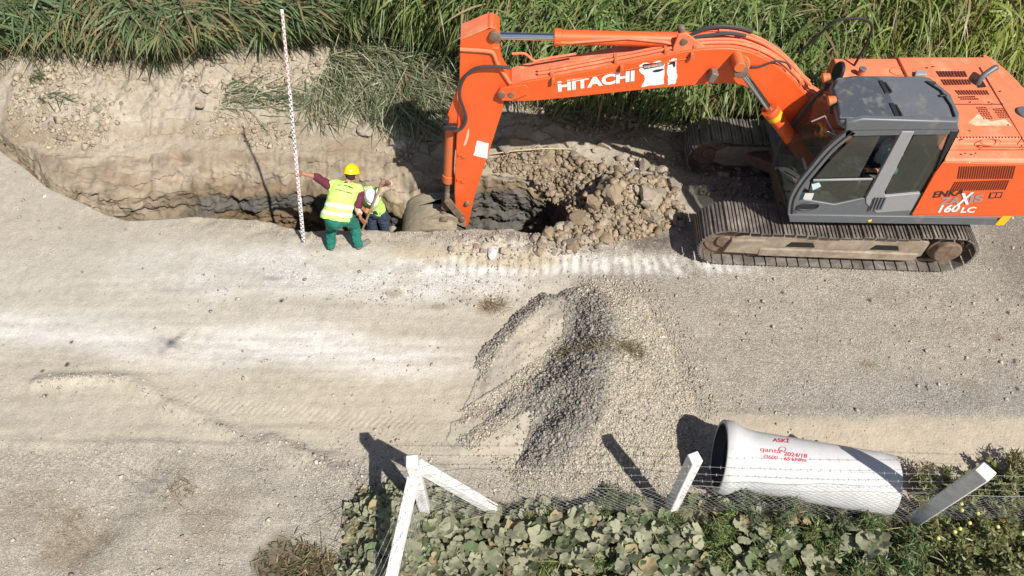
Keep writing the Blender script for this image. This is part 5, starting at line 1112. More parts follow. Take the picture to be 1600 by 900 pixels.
J1 = dict(pelvis=(-2.69, 7.66, .92), neck=(-2.525, 8.01, 1.26), head=(-2.44, 8.12, 1.34), face=(0.35, 0.75, -0.55), hup=(0.1, 0.55, 0.85),
    sh_l=(-2.75, 7.96, 1.27), sh_r=(-2.335, 7.98, 1.14), el_l=(-2.95, 8.02, 1.41), wr_l=(-3.135, 7.955, 1.555), ha_l=(-3.163, 7.875, 1.58), ax_l=(0.165, -0.027, 0.985), rh_l=0.028,
    el_r=(-2.36, 7.83, 1.00), wr_r=(-2.30, 7.90, 0.80), ha_r=(-2.265, 7.92, 0.73), ax_r=(0.3, 0.9, 0.3), rh_r=0.018, wrap_r=120,
    hip_l=(-2.765, 7.68, .86), hip_r=(-2.565, 7.68, .86), kn_l=(-2.87, 7.86, .47), kn_r=(-2.52, 7.88, .47), an_l=(-2.945, 7.76, .10+g1), an_r=(-2.50, 7.78, .10+g1),
    toe_l=(-2.93, 7.93, .05+g1), toe_r=(-2.37, 7.90, .05+g1), cuff_l=0.0, cuff_r=0.15)
w1 = person('person in yellow helmet, vest and green trousers at the trench edge holding the staff', J1, dict(trousers=TEAL, shirt=MAROON, vest=HIVIS, stripes=True, helmet=YHAT, shoe=BOOT), (-2.7, 7.85, g1))
# vest print: a wreath of leaves and two lines of lettering across the shoulders
DGREEN = mat('dark_green_print', (0.015, 0.07, 0.03), 0.7)
_n = J1['_Rt'] @ Vector((0, 1, 0)); _n = -_n if _n.y > 0 else _n; _b0 = Vector(J1['neck'])+_n*0.17
def on_back(px, py):
    r = ray(px, py); o = Vector((0, 0, CAM_H)); return o+r*((_b0-o).dot(_n)/r.dot(_n))
def vest_print(s, px0, py0, px1, py1, h, off=0.03):
    Vt, F = text_mesh(s, off=off); lo, hi = Vt.min(0), Vt.max(0); L = math.hypot(px1-px0, py1-py0); ex_, ey_ = (px1-px0)/L, (py1-py0)/L; P = []
    for v in Vt:
        u = (v[0]-lo[0])/(hi[0]-lo[0])*L; w_ = (v[1]-lo[1])/(hi[1]-lo[1])*h; P.append(tuple(on_back(px0+ex_*u+ey_*w_, py0+ey_*u-ex_*w_)))
    o = link_mesh('vest_print', P, F, DGREEN, w1); wrap(o); return o
def wrap(o):
    m = o.modifiers.new('wrap', 'SHRINKWRAP'); m.target = J1['_vest']; m.wrap_method = 'NEAREST_SURFACEPOINT'; m.wrap_mode = 'OUTSIDE_SURFACE'; m.offset = 0.010
vest_print('ATIŞBE', 536, 291, 553, 296, 4.6, 0.06); vest_print('HAK. İNŞAAT MÜHENDİSLİK', 522.5, 296, 551.5, 304, 2.7, 0.05)
lm_ = MB()
for k in range(8): a = 2*math.pi*k/8; c = (530+2.7*math.cos(a), 287+2.6*math.sin(a)); lm_.add([on_back(c[0]+1.1*math.cos(a+t), c[1]+1.0*math.sin(a+t)) for t in (0, 1.4, 3.1, 4.6)], [(0, 1, 2, 3)])
lo_ = lm_.build('vest_logo', DGREEN, w1, smooth=None); wrap(lo_)
# the second worker, down in the trench
zf_ = -1.50
HB = onY(567, 357, 8.60); HT = onY(597, 285, 8.75); hd_ = (HT-HB).normalized()
J2 = dict(vk=.86, pelvis=(-2.47, 9.12, -.52), neck=(-2.51, 9.06, .00), head=(-2.42, 8.88, 0.07), face=(0.35, -0.75, -0.75), hup=(0.2, -0.5, 0.85),
    sh_l=(-2.33, 9.05, -.02), sh_r=(-2.67, 9.06, -.05), el_l=(-2.09, 9.06, .18), wr_l=HT-hd_*0.05+Vector((0.045, 0.09, 0.0)), ha_l=HT-hd_*0.05, ax_l=tuple(hd_), rh_l=0.018,
    el_r=(-2.70, 8.88, -.28), wr_r=HB.lerp(HT, 0.14)+Vector((-0.08, 0.05, 0.03)), ha_r=HB.lerp(HT, 0.14), ax_r=tuple(hd_), rh_r=0.018,
    hip_l=(-2.36, 9.10, -.62), hip_r=(-2.54, 9.12, -.62), kn_l=(-2.29, 8.98, -1.05), kn_r=(-2.58, 9.02, -1.05), an_l=(-2.26, 9.08, zf_+.10), an_r=(-2.60, 9.12, zf_+.10),
    toe_l=(-2.20, 8.92, zf_+.05), toe_r=(-2.62, 8.96, zf_+.05), cuff_l=0.1, cuff_r=0.3)
w2 = person('person in white helmet bending down inside the trench with both hands on a shovel handle', J2, dict(trousers=JEANS, shirt=BEIGE, vest=HIVIS, helmet=WHAT, shoe=BOOT), (-2.3, 9.05, zf_))
# the operator in the cab
sxx = sx
J3 = dict(pelvis=(sxx+.02, 7.96, 1.68), neck=(sxx+.04, 7.96, 2.20), head=(sxx+.0, 7.96, 2.38), face=(-0.9, -0.1, -0.2), hup=(0, 0, 1),
    sh_l=(sxx+.03, 7.76, 2.13), sh_r=(sxx+.03, 8.16, 2.13), el_l=(sxx-.08, 7.68, 1.88), wr_l=(sxx-.32, 7.66, 1.90), ha_l=(sxx-.385, 7.66, 1.93), ax_l=(0, 0, 1), rh_l=.024,
    el_r=(sxx-.08, 8.24, 1.88), wr_r=(sxx-.32, 8.26, 1.90), ha_r=(sxx-.385, 8.26, 1.93), ax_r=(0, 0, 1), rh_r=.024,
    hip_l=(sxx-.02, 7.86, 1.68), hip_r=(sxx-.02, 8.06, 1.68), kn_l=(sxx-.45, 7.84, 1.66), kn_r=(sxx-.45, 8.08, 1.66), an_l=(sxx-.55, 7.86, 1.28), an_r=(sxx-.55, 8.06, 1.28), toe_l=(sxx-.72, 7.86, 1.22), toe_r=(sxx-.72, 8.06, 1.22), cuff_l=-.6, cuff_r=-.6)
w3_ = person('person in a pale blue shirt seated at the controls inside the excavator cab', J3, dict(trousers=JEANS, shirt=LBLUE, shoe=BOOT), (sxx, 7.96, 1.62))

# ================================================================== STAFF, SHOVEL
SB = Vector((-3.435, 7.92, gz(-3.43, 7.92))); ST = onY(440.5, 15, 7.80); sd_ = (ST-SB).normalized(); SLn = (ST-SB).length
stf = empty('levelling_staff', SB, 'tall telescopic survey staff with red and black marks held upright at the trench edge', 'survey staff')
SW_ = mat('staff_white', (0.78, 0.78, 0.78), 0.45, var=0.05); SR_ = mat('staff_red', (0.60, 0.11, 0.13), 0.5); SK_ = mat('staff_black', (0.03, 0.03, 0.035), 0.5)
fr_ = Vector((0.15, -1, 0.6)); fr_ = (fr_-sd_*fr_.dot(sd_)).normalized(); rt_ = sd_.cross(fr_)
RS = Matrix((rt_, fr_, sd_)).transposed(); bnd = [0, 0.24, 0.47, 0.72, 1.0]
for i in range(4):
    w_ = 0.056-0.007*i; a, b = bnd[i]*SLn, bnd[i+1]*SLn+(0.03 if i < 3 else 0); mb = MB(); mb.box(SB+sd_*((a+b)/2), (w_, 0.026-0.004*i, b-a), RS); sec = mb.build('staff_section', SW_, stf, bevel=0.004)
    mk = MB(); n = int((b-a)/0.05)
    for k in range(n):
        z = a+0.02+k*0.05; sgn = 1 if k % 2 else -1; mk.box(SB+sd_*(z+0.012)+rt_*(sgn*w_*0.2)+fr_*(0.0135-0.002*i), (w_*0.44, 0.002, 0.024), RS)
        if k % 2 == 0: mk.box(SB+sd_*(z+0.03)-rt_*(w_*0.33)+fr_*(0.0135-0.002*i), (w_*0.16, 0.002, 0.05), RS)
    mk.box(SB+sd_*((a+b)/2)+fr_*(0.0134-0.002*i), (w_*0.05, 0.0016, b-a-0.05), RS); mk.build('graduation_marks', (SK_, SR_, SK_, SR_)[i], sec, smooth=None)
mb = MB(); mb.box(SB+sd_*0.012, (0.07, 0.05, 0.02), RS); mb.build('foot_plate', mat('dull_alloy', (0.3, 0.3, 0.31), 0.4, 0.7), stf, bevel=0.004)
WOOD = mat('worn_wood', (0.36, 0.235, 0.125), 0.7, var=0.15)
shv = empty('shovel', HT-hd_*1.45, 'long shovel with a pale wooden handle held down in the trench', 'shovel')
mb = MB(); mb.cyl(HT+hd_*0.04, HT-hd_*1.18, 0.017, 0.019, n=14); mb.build('handle', WOOD, shv, bevel=0.004)
mb = MB(); q = HT-hd_*1.12; sdv = Vector((1, 0, 0)); V = []
for k, (w_, dz, dip) in enumerate(((0.03, 0, 0), (0.11, .04, .01), (0.125, .15, .02), (0.11, .25, .015), (0.03, .33, 0))):
    for j in (-1, 0, 1): V.append(q-hd_*dz+sdv*(j*w_)+Vector((0, (0.02 if j == 0 else 0)*-1-dip, 0)))
mb.add(V, [(i*3+j, i*3+j+1, i*3+j+4, i*3+j+3) for i in range(4) for j in range(2)]); o = mb.build('blade', MATS['rusty_steel'], shv, smooth=180); so_ = o.modifiers.new('t', 'SOLIDIFY'); so_.thickness = 0.004

# ================================================================== ROCKS AND CLODS
bmv = []
def ico(sub=3):
    import bmesh
    b = bmesh.new(); bmesh.ops.create_icosphere(b, subdivisions=sub, radius=1); V = np.array([v.co[:] for v in b.verts]); F = np.array([[v.index for v in f.verts] for f in b.faces]); b.free(); return V, F
ICO = ico(4); ICO3 = ico(3)
CLOD = {k: tint_mat('clod_'+k, 0.95, 0.012, 30, var=0.18, vscale=9) for k in ('earth',)}
def rock_mesh(sz, seed, angular=0.5, base=ICO):
    V = base[0].copy(); n = V.copy(); rg = np.random.default_rng(seed)
    for _ in range(int(12+angular*10)):                          # knock flat facets off it
        d = rg.normal(size=3); d /= np.linalg.norm(d); t = rg.uniform(0.45, 0.78); p = V@d; V = V-np.outer(np.maximum(p-t, 0), d)
    V = V*(1.25+0.16*fbm(n[:, 0]*2+seed, n[:, 1]*2, n[:, 2]*2, s=seed % 50)[:, None]+0.10*fbm(n[:, 0]*6+seed, n[:, 1]*6, n[:, 2]*6, s=3)[:, None])
    return V*np.array(sz)/2, base[1]
def rock(px, py, sz, col, label=None, cat='rock', group=None, seed=0, z=None, name='rock', sink=0.3, parent=None):
    p = onZ(px, py, 0.1 if z is None else z); zz = gz(p.x, p.y) if z is None else z
    p = onZ(px, py, zz); sz = tuple(q*(0.82 if py > 235 else 1) for q in sz); V, F = rock_mesh(sz, seed); c, s = math.cos(seed*1.3), math.sin(seed*1.3); V = V @ np.array([[c, s, 0], [-s, c, 0], [0, 0, 1]])
    V = V+np.array([p.x, p.y, zz+sz[2]*(0.5-sink)]); o = link_mesh(name, V, F, CLOD['earth'], smooth=24, tint=np.array(col), base=True); return tag(o, label, cat, group)
GC = (0.235, 0.205, 0.165); BC = (0.265, 0.205, 0.138); WC = (0.58, 0.57, 0.56); LC_ = (0.34, 0.29, 0.225)
big = [
 (768,398,(.28,.22,.18),WC,'pale whitish stone lying on the road in front of the pit','rock'),
 (788,394,(.17,.15,.13),LC_,'small light brown lump touching the whitish stone on its right','rock'),
 (752,392,(.12,.10,.09),GC,'small dark grey lump just left of the whitish stone','rock'),
 (852,252,(.62,.50,.34),BC,'large rounded clod on the bank right of the excavator arm','clod'),
 (890,262,(.50,.42,.30),BC,'brown clod between the rounded clod and the dug mound','clod'),
 (571,204,(.42,.30,.22),LC_,'grey slab of dried earth lying by the cut reeds','clod'),
 (625,228,(.30,.22,.14),WC,'pale broken lump at the edge of the arm shadow on the bank','rock'),
 (676,232,(.20,.17,.14),GC,'grey stone lying in the shadow left of the arm','rock'),
 (958,305,(.78,.62,.50),BC,'biggest angular chunk of dug earth on the mound at the pit end','clod'),
 (1015,312,(.62,.55,.38),LC_,'wide flat topped chunk right of the biggest one on the mound','clod'),
 (925,322,(.40,.34,.36),BC,'upright brown chunk leaning over the dark end of the pit','clod'),
 (993,268,(.24,.16,.12),WC,'small white stone standing on top of the dug mound','rock'),
 (1052,292,(.36,.30,.22),GC,'dark grey chunk at the right edge of the dug mound','clod'),
 (1048,312,(.26,.22,.16),LC_,'light chunk below the dark grey chunk at the mound edge','clod'),
 (905,345,(.42,.30,.26),BC,'brown chunk at the lower left foot of the mound','clod'),
 (862,282,(.34,.28,.28),BC,'clod standing on the rim of the pit below the rounded clod','clod'),
 (613,360,(.15,.14,.14),GC,'small grey stone standing on the trench lip left of the bucket','rock'),
 (787,228,(.36,.28,.15),GC,'flat grey stone on the bank right of the arm','rock'),
 (945,228,(.30,.22,.14),LC_,'light stone at the edge of the boom shadow','rock'),
 (890,224,(.30,.24,.16),LC_,'pale clod beneath the boom shadow near the rounded clod','clod'),
 (70,307,(.11,.07,.05),WC,'small white stone alone on the road at far left','rock'),
 (508,352,(.001,.001,.001),GC,None,None),
 (492,187,(.24,.20,.16),(0.17,.13,.085),'damp dark clod on the bank between staff and cut reeds','clod'),
 (322,140,(.22,.18,.12),LC_,'light clod on the bank below the fallen reeds','clod'),
 (311,165,(.17,.15,.09),LC_,'pale lump on the sandy bank left of the staff','rock')]
for i, b in enumerate(big):
    if b[4]: rock(b[0], b[1], b[2], b[3], b[4], b[5], None, seed=11+i*3, name='rock' if b[5] == 'rock' else 'clod')
rg = np.random.default_rng(21)
LBL = 'small broken chunk of earth strewn round the end of the pit'
protos = [rock_mesh((1, 1, .75), 100+i, 0.9, ICO3) for i in range(6)]; PM = []
for i, (V, F) in enumerate(protos):
    for j, col in enumerate((GC, BC, LC_)): PM.append((V, F, col))
meshes = []
spots = [((835,368),(905,402),44), ((870,345),(1000,385),46), ((1000,315),(1070,362),34), ((910,262),(1070,300),34), ((920,290),(1030,340),34), ((790,238),(900,262),16), ((640,380),(1000,395),8)]
first = {}
def chunk(x, y, s, k):
    V, F, col = PM[k]; z = gz(x, y)
    if k not in first:
        o = link_mesh('earth_chunk', V*s+np.array([x, y, z+0.2*s]), F, CLOD['earth'], smooth=22, tint=np.array(col)); first[k] = (o, s)
    else:
        o = first[k][0].copy(); COL.objects.link(o); s0 = first[k][1]; o.scale = (s/s0,)*3; o.location = (x, y, z+0.2*s); o.rotation_euler = (rg.uniform(-.6, .6), rg.uniform(-.6, .6), rg.uniform(0, 6))
    tag(o, LBL, 'clod', 'broken earth chunks round the pit')
for a, b, n in spots:
    for _ in range(n):
        q = onZ(rg.uniform(a[0], b[0]), rg.uniform(a[1], b[1])); chunk(q.x, q.y, float(np.clip(rg.lognormal(math.log(0.105), .5), .05, .26)), int(rg.integers(len(PM))))
LBL = 'small dry clod lying on the sandy bank behind the trench'
def chunk2(px, py, s):
    q = onZ(px, py, .3); k = int(rg.integers(len(PM))); V, F, col = PM[k]; o = first[k][0].copy(); COL.objects.link(o); s0 = first[k][1]; o.scale = (s/s0,)*3
    o.location = (q.x, q.y, gz(q.x, q.y)+.2*s); o.rotation_euler = (rg.uniform(-.6, .6), rg.uniform(-.6, .6), rg.uniform(0, 6)); tag(o, LBL, 'clod', 'dry clods on the sandy bank')
for _ in range(60): chunk2(rg.uniform(20, 520), 95+rg.uniform(0, 1)*rg.uniform(20, 120), float(np.clip(rg.lognormal(math.log(0.085), .4), .05, .2)))
for _ in range(22): chunk2(rg.uniform(600, 1000), rg.uniform(195, 245), float(np.clip(rg.lognormal(math.log(0.11), .4), .06, .22)))
# thin dry cane lying on the bank
mb = MB(); mb.tube([onZ(a, b, gz(*onZ(a, b).xy)+0.05) for a, b in ((765,241),(800,236),(850,232),(893,233))], 0.012, 6); tag(mb.build('reed_cane', mat('dry_cane', (0.50, 0.42, 0.25), 0.7), base=True), 'thin dry cane lying on the bank just right of the arm', 'cane')

# ================================================================== THE DRONE (its shadow lies on the road at the left)
dr = empty('camera_drone', (0, 0, CAM_H+0.06), 'small grey camera drone hovering over the road, known by its blurred shadow', 'drone')
DG = mat('drone_grey', (0.2, 0.2, 0.21), 0.5); yw = Matrix.Rotation(0.2, 3, 'Z'); O = Vector((0, -0.06, CAM_H+0.07))
mb = MB(); ell(mb, O+Vector((0, 0, .02)), (0.042, 0.085, 0.032)); mb.build('drone_body', DG, dr, smooth=180)
for a, L in ((0.55, .19), (2.6, .17), (-0.75, .17), (-2.35, .19)):
    mb = MB(); e = O+yw @ Vector((math.cos(a)*L, math.sin(a)*L, 0.03)); mb.bar(O+Vector((0, 0, .02)), e, 0.022, 0.016); mb.cyl(e-Vector((0, 0, .015)), e+Vector((0, 0, .025)), 0.014, n=12); arm_ = mb.build('drone_arm', DG, dr)
    mb = MB(); mb.box(e+Vector((0, 0, .03)), (0.17, 0.014, 0.002), Matrix.Rotation(a*1.7, 3, 'Z')); mb.build('propeller', BLACK, arm_)
# ================================================================== PLANTS
def blades(P, D, L, W, droop, cols, seg=4, wdir=None, taper=1.0, tipc=None, fold=0.0):
    """many narrow leaves: roots P, directions D, lengths L, widths W, downward curl droop"""
    n = len(P); t = np.linspace(0, 1, seg+1); Dn = D/np.linalg.norm(D, axis=1)[:, None]
    C = P[:, None, :]+Dn[:, None, :]*(L[:, None]*t)[..., None]; C[..., 2] -= (droop*L)[:, None]*t[None]**2
    T_ = np.gradient(C, axis=1); T_ /= np.linalg.norm(T_, axis=2)[..., None]+1e-9
    if wdir is None:
        wdir = np.cross(Dn, np.array([0, 0, 1.0])[None]+0.7*rgv.normal(size=(n, 3)))
    wdir = wdir/(np.linalg.norm(wdir, axis=1)[:, None]+1e-9)
    prof = np.sin(np.pi*np.clip(0.12+0.88*t, 0, 1)**0.75)*taper+(1-taper); prof[-1] = 0.04
    off = wdir[:, None, :]*(W[:, None]*0.5*prof[None])[..., None]
    V = np.stack([C-off, C+off], 2).reshape(n, (seg+1)*2, 3)
    i = np.arange(seg)*2; f = np.stack([i, i+1, i+3, i+2], 1); F = (f[None]+(seg+1)*2*np.arange(n)[:, None, None]).reshape(-1, 4)
    cc = np.repeat(cols[:, None, :], (seg+1)*2, 1)
    if tipc is not None: k = np.repeat(t**2, 2)[None, :, None]*tipc[:, None, None]; cc = cc*(1-k)+np.array((0.36, 0.30, 0.14))*k
    return V.reshape(-1, 3), F, cc.reshape(-1, 3)
class Patch:
    def __init__(s): s.V = []; s.F = []; s.C = []; s.n = 0
    def add(s, V, F, C): s.V.append(V); s.F.append(F+s.n); s.C.append(C); s.n += len(V)
    def build(s, name, m, **k): return link_mesh(name, np.vstack(s.V), np.vstack(s.F), m, tint=np.vstack(s.C), smooth=None, **k)
LEAF = leaf_mat('reed_leaf', 0.38, 0.42, 0.4); SQ = leaf_mat('vine_leaf', 0.22, 0.8, 0.15); DRY = leaf_mat('dry_stalk', 0.12, 0.7, 0.2)
rgv = np.random.default_rng(31)
def nrm(v): return v/np.linalg.norm(v, axis=1)[:, None]
# ---- the reed bed
_rx = [onZ(a, 100).x for a in (-200, 0, 150, 300, 420, 600, 700, 800, 950, 1060, 1200, 1400, 1700)]
_ry = [onZ(800, b).y for b in (100, 96, 92, 100, 92, 88, 120, 180, 188, 204, 190, 150, 130)]
def reed_front(x): return np.interp(x, _rx, _ry)
def reed_bed():
    pt = Patch(); n = 15000
    x = rgv.uniform(-12.5, 13.5, n); y0 = reed_front(x)+0.25*fbm(x*1.5, x*0, s=100); y = y0+rgv.beta(1.05, 1.5, n)*(17.2-y0)
    left = sst(-1.0, -4.5, x)                                    # laid over at the left, standing at the right
    clump = fbm(x*0.8, y*0.8, s=101, o=4)
    hgt = (1.75+0.5*clump+rgv.normal(0, .2, n))*sst(-0.15, 0.7, y-y0+0.2)*(1-0.35*left)+0.35
    gone = (left > .3) & (fbm(x*.75, y*1.1, s=112) < -.12) & (rgv.random(n) < .6); hgt = np.where(gone, hgt*.35, hgt)
    dead = rgv.random(n) < 0.10+0.30*left*sst(-.3, .3, fbm(x*.6, y*1.2, s=109))
    leanx = -0.22+0.62*left+0.18*fbm(x*0.5, y*0.5, s=102)*2; leany = -0.30-0.35*left+0.25*fbm(x*0.6, y*0.6, s=103)*2
    D = np.stack([leanx+rgv.normal(0, .14, n), leany+rgv.normal(0, .14, n), 1-0.45*left], 1); D = nrm(D)
    P = np.stack([x, y, base_z(x, y)], 1); top = P+D*hgt[:, None]
    gcol = np.stack([0.140+0.05*rgv.random(n), 0.200+0.06*rgv.random(n), 0.062+0.02*rgv.random(n)], 1)*(1+0.35*clump)[:, None]
    gcol = gcol*(1-left[:, None])+left[:, None]*np.stack([0.130+0.035*rgv.random(n), 0.185+0.045*rgv.random(n), 0.088+0.02*rgv.random(n)], 1)
    yel = sst(4.5, 9, x+2*fbm(x, y, s=105)); gcol = gcol*(1+yel[:, None]*np.array([0.45, 0.25, -0.1]))
    straw = np.array((0.33, 0.26, 0.14))*rgv.uniform(.7, 1.2, (n, 1))
    sc = np.where(dead[:, None], straw, np.array((0.17, 0.18, 0.08))*rgv.uniform(.7, 1.2, (n, 1)))
    V, F, C = blades(P, D, hgt, np.full(n, 0.011), np.zeros(n), sc, 3, taper=0.2); pt.add(V, F, C)
    per = 8
    idx = np.repeat(np.arange(n), per); m = len(idx); u = np.clip(0.30+0.72*rgv.random(m), 0, 1)
    Q = P[idx]+D[idx]*(hgt[idx]*u)[:, None]
    az_ = np.arctan2(-0.8+0.45*left[idx], -0.55+1.35*left[idx])+rgv.normal(0, 0.65, m)+(1.0+0.9*left[idx])*fbm(x*0.8, y*0.8, s=108)[idx]
    elv = rgv.uniform(0.05, 0.9, m)*(1-0.65*left[idx]); DD = np.stack([np.cos(az_)*np.cos(elv), np.sin(az_)*np.cos(elv), np.sin(elv)], 1)
    Ls = rgv.uniform(0.36, 0.78, m)*(0.75+0.35*hgt[idx]/1.8); Ws = rgv.uniform(0.018, 0.050, m)
    cols = gcol[idx]*rgv.uniform(0.65, 1.45, (m, 1)); dl = rgv.random(m) < np.where(dead[idx], 0.7, 0.06); cols[dl] = np.array((0.34, 0.27, 0.145))*rgv.uniform(.6, 1.15, (dl.sum(), 1))
    V, F, C = blades(Q, DD, Ls, Ws, rgv.uniform(0.35, 1.0, m)*(1-0.5*left[idx]), cols, 4, tipc=(rgv.random(m) < 0.25)*0.6); pt.add(V, F, C)
    n = 2600; x = rgv.uniform(-12, 12, n); y = reed_front(x)+rgv.beta(1, 1.6, n)*3.6; l2 = sst(-0.5, -3.5, x); kk = rgv.random(n) < .25+.75*l2; x, y, l2 = x[kk], y[kk], l2[kk]; n = len(x); a = rgv.normal(-.45, .75, n)+np.where(rgv.random(n) < .3, np.pi, 0)
    D = np.stack([np.cos(a), np.sin(a), rgv.uniform(-.15, .5, n)], 1); c = np.array((0.42, 0.35, 0.20))*rgv.uniform(.6, 1.15, (n, 1)); z = base_z(x, y)+rgv.uniform(.5, 1.5, n)*(1-.25*l2)*sst(-.1, .6, y-reed_front(x))+.1
    pt.add(*blades(np.stack([x, y, z], 1), D, rgv.uniform(.5, 1.6, n), rgv.uniform(.009, .018, n), rgv.uniform(0, .3, n), c, 4, taper=.3))
    o = pt.build('reed_bed', LEAF, base=True); tag(o, 'dense bed of tall green reeds filling the back, laid over at the left', 'reeds', kind='stuff')
reed_bed()
def litter():
    """dry stalks fallen along the foot of the reeds"""
    pt = Patch(); n = 5200; x = rgv.uniform(-11, 12, n); y = reed_front(x)+rgv.normal(0.0, .28, n)
    k = rgv.random(n) < np.where(x < -0.5, 1, .45); x, y = x[k], y[k]; n = len(x); a = rgv.uniform(-.9, .9, n)+np.where(rgv.random(n) < .5, 0, np.pi)
    D = np.stack([np.cos(a), np.sin(a)*.8, rgv.uniform(-.05, .35, n)], 1); c = np.array((0.42, 0.34, 0.20))*rgv.uniform(.5, 1.2, (n, 1)); g = rgv.random(n) < .3; c[g] = np.array((.08, .11, .05))*rgv.uniform(.7, 1.4, (g.sum(), 1))
    pt.add(*blades(np.stack([x, y, base_z(x, y)+.03], 1), D, rgv.uniform(.15, .6, n), rgv.uniform(.006, .015, n), rgv.uniform(0, .4, n), c, 3, taper=.3))
    tag(pt.build('reed_litter', DRY, base=True), 'dry straw and broken stalks along the foot of the reeds', 'straw', kind='stuff')
litter()
def heap_of_reeds(name, label, cat, areas, kind=None):
    pt = Patch()
    for (px0, py0, px1, py1, n, ang, spr, L0, L1, pale, hh) in areas:
        px = rgv.uniform(0, 1, n); w_ = rgv.normal(0, .33, n); A, B = onZ(px0, py0, .3), onZ(px1, py1, .3)
        x = A.x+(B.x-A.x)*px; y = A.y+(B.y-A.y)*px; nx_, ny_ = -(B.y-A.y), (B.x-A.x); l = math.hypot(nx_, ny_); x = x+nx_/l*w_*spr; y = y+ny_/l*w_*spr
        a = math.radians(ang)+rgv.normal(0, .62, n)+.7*fbm(x*1.6, y*1.6, s=107); D = np.stack([np.cos(a), np.sin(a), rgv.uniform(-.08, .30, n)], 1)
        c = np.where(rgv.random((n, 1)) < pale, np.array([(0.42, 0.43, 0.29)]), np.array([(0.12, 0.165, 0.085)]))*rgv.uniform(.6, 1.3, (n, 1)); st = rgv.random(n) < .18; c[st] = np.array((.42, .36, .22))*rgv.uniform(.7, 1.1, (st.sum(), 1))
        z = base_z(x, y)+np.abs(rgv.normal(0, hh, n))+.02
        pt.add(*blades(np.stack([x, y, z], 1), D, rgv.uniform(L0, L1, n), rgv.uniform(.012, .024, n), rgv.uniform(0, .35, n), c, 4))
    return tag(pt.build(name, LEAF, base=True), label, cat, kind=kind)
heap_of_reeds('cut_reeds', 'broad swath of cut reeds slumped from the bed onto the bank left of the arm', 'cut reeds', [(520, 108, 700, 145, 2300, -50, 1.2, .35, .75, .60, .13), (600, 145, 700, 185, 1100, -45, .8, .3, .7, .55, .12), (475, 155, 600, 145, 700, -60, .8, .25, .5, .75, .08)], 'stuff')
heap_of_reeds('fallen_reeds', 'tongue of flattened dark green reeds lying on the bank edge at the left', 'reeds', [(130, 50, 270, 100, 1500, -32, .55, .4, .8, .12, .10), (0, 60, 180, 80, 1300, -50, .7, .4, .8, .12, .12), (330, 60, 640, 75, 1500, -20, .45, .35, .7, .2, .1), (180, 20, 340, 60, 700, -25, .7, .4, 1.0, .9, .15)], 'stuff')
heap_of_reeds('cut_reed_bundle', 'pale bundle of cut reeds lying on the bank beside the staff', 'cut reeds', [(345, 150, 470, 160, 330, 25, .55, .25, .6, .6, .05)])
heap_of_reeds('green_sprig', 'small green sprig of reed lying on the bare bank at far left', 'sprig', [(50, 130, 62, 122, 34, -10, .15, .2, .45, .05, .03), (55, 152, 110, 156, 60, -8, .12, .15, .4, .05, .03)])
# ---- weeds and scrub
def fern(pt, px, py, r, h, n, col, dry=0.1, z=0.1, L=(.05, .13), W=(.010, .022), nst=34):
    n = int(n*2.6); h = h*1.3; r = r*1.12; col = tuple(c*1.45 for c in col)
    c = onZ(px, py, z); a = rgv.uniform(0, 2*np.pi, nst); ln = rgv.uniform(.5, 1, nst)*r; tip = np.stack([c.x+np.cos(a)*ln, c.y+np.sin(a)*ln, gz(c.x, c.y)+h*(1-.45*(ln/r)**2)*rgv.uniform(.7, 1.1, nst)], 1)
    root = np.array([c.x, c.y, gz(c.x, c.y)])+rgv.normal(0, .04, (nst, 3))*np.array([1, 1, 0]); D = tip-root; Ls = np.linalg.norm(D, axis=1)
    cs = np.array(col)[None]*np.ones((nst, 1))*.9; pt.add(*blades(root, D, Ls, np.full(nst, .008), np.full(nst, .15), cs, 3, taper=.3))
    i = rgv.integers(0, nst, n); u = rgv.uniform(.2, 1, n)**.7; Q = root[i]+D[i]*u[:, None]; Q[:, 2] -= .15*Ls[i]*u*u; Q += rgv.normal(0, .022, (n, 3))
    DD = D[i]/Ls[i][:, None]*.7+rgv.normal(0, .8, (n, 3)); DD[:, 2] = np.abs(DD[:, 2])*.6; cc = np.array(col)[None]*rgv.uniform(.55, 1.6, (n, 1)); k = rgv.random(n) < dry; cc[k] = np.array((.30, .22, .12))*rgv.uniform(.6, 1.2, (k.sum(), 1))
    pt.add(*blades(Q, DD, rgv.uniform(*L, n), rgv.uniform(*W, n), rgv.uniform(0, .4, n), cc, 2))
G1 = (0.075, 0.110, 0.042); G2 = (0.105, 0.140, 0.048); G3 = (0.085, 0.105, 0.060)
weeds = [(965,800,.30,.30,700,G1,'feathery dark green weed by the netting left of the second post'),(1195,795,.42,.6,1700,G3,'tall grey green weed growing against the near side of the pipe'),
 (1150,850,.50,.5,1600,G2,'bushy green weed among the vine leaves below the pipe mouth'),(1245,862,.45,.45,1400,G2,'bright green feathery weed at the bottom edge below the pipe'),
 (855,850,.40,.35,1100,G2,'low grassy weed among the leaves right of the slanting brace'),(1055,850,.34,.35,900,G1,'dark green weed in the vine patch below the second post'),
 (1330,805,.36,.45,1100,G3,'weed growing at the far end of the pipe'),(1375,860,.50,.50,1700,G1,'dense weed at the bottom between pipe and tomato plants'),
 (905,880,.35,.3,900,G2,'small weed at the bottom edge left of the dark weed'),(1300,880,.40,.4,1200,G1,'dark weed at the bottom edge right of the bright green one'),(1440,752,.18,.4,130,(0.13,.12,.07),'thin dry weed standing behind the third post')]
for px, py, r, h, n, c, lb in weeds:
    pt = Patch(); fern(pt, px, py, r, h, n, c, .12); tag(pt.build('weed_bush', LEAF, base=True), lb, 'weed')
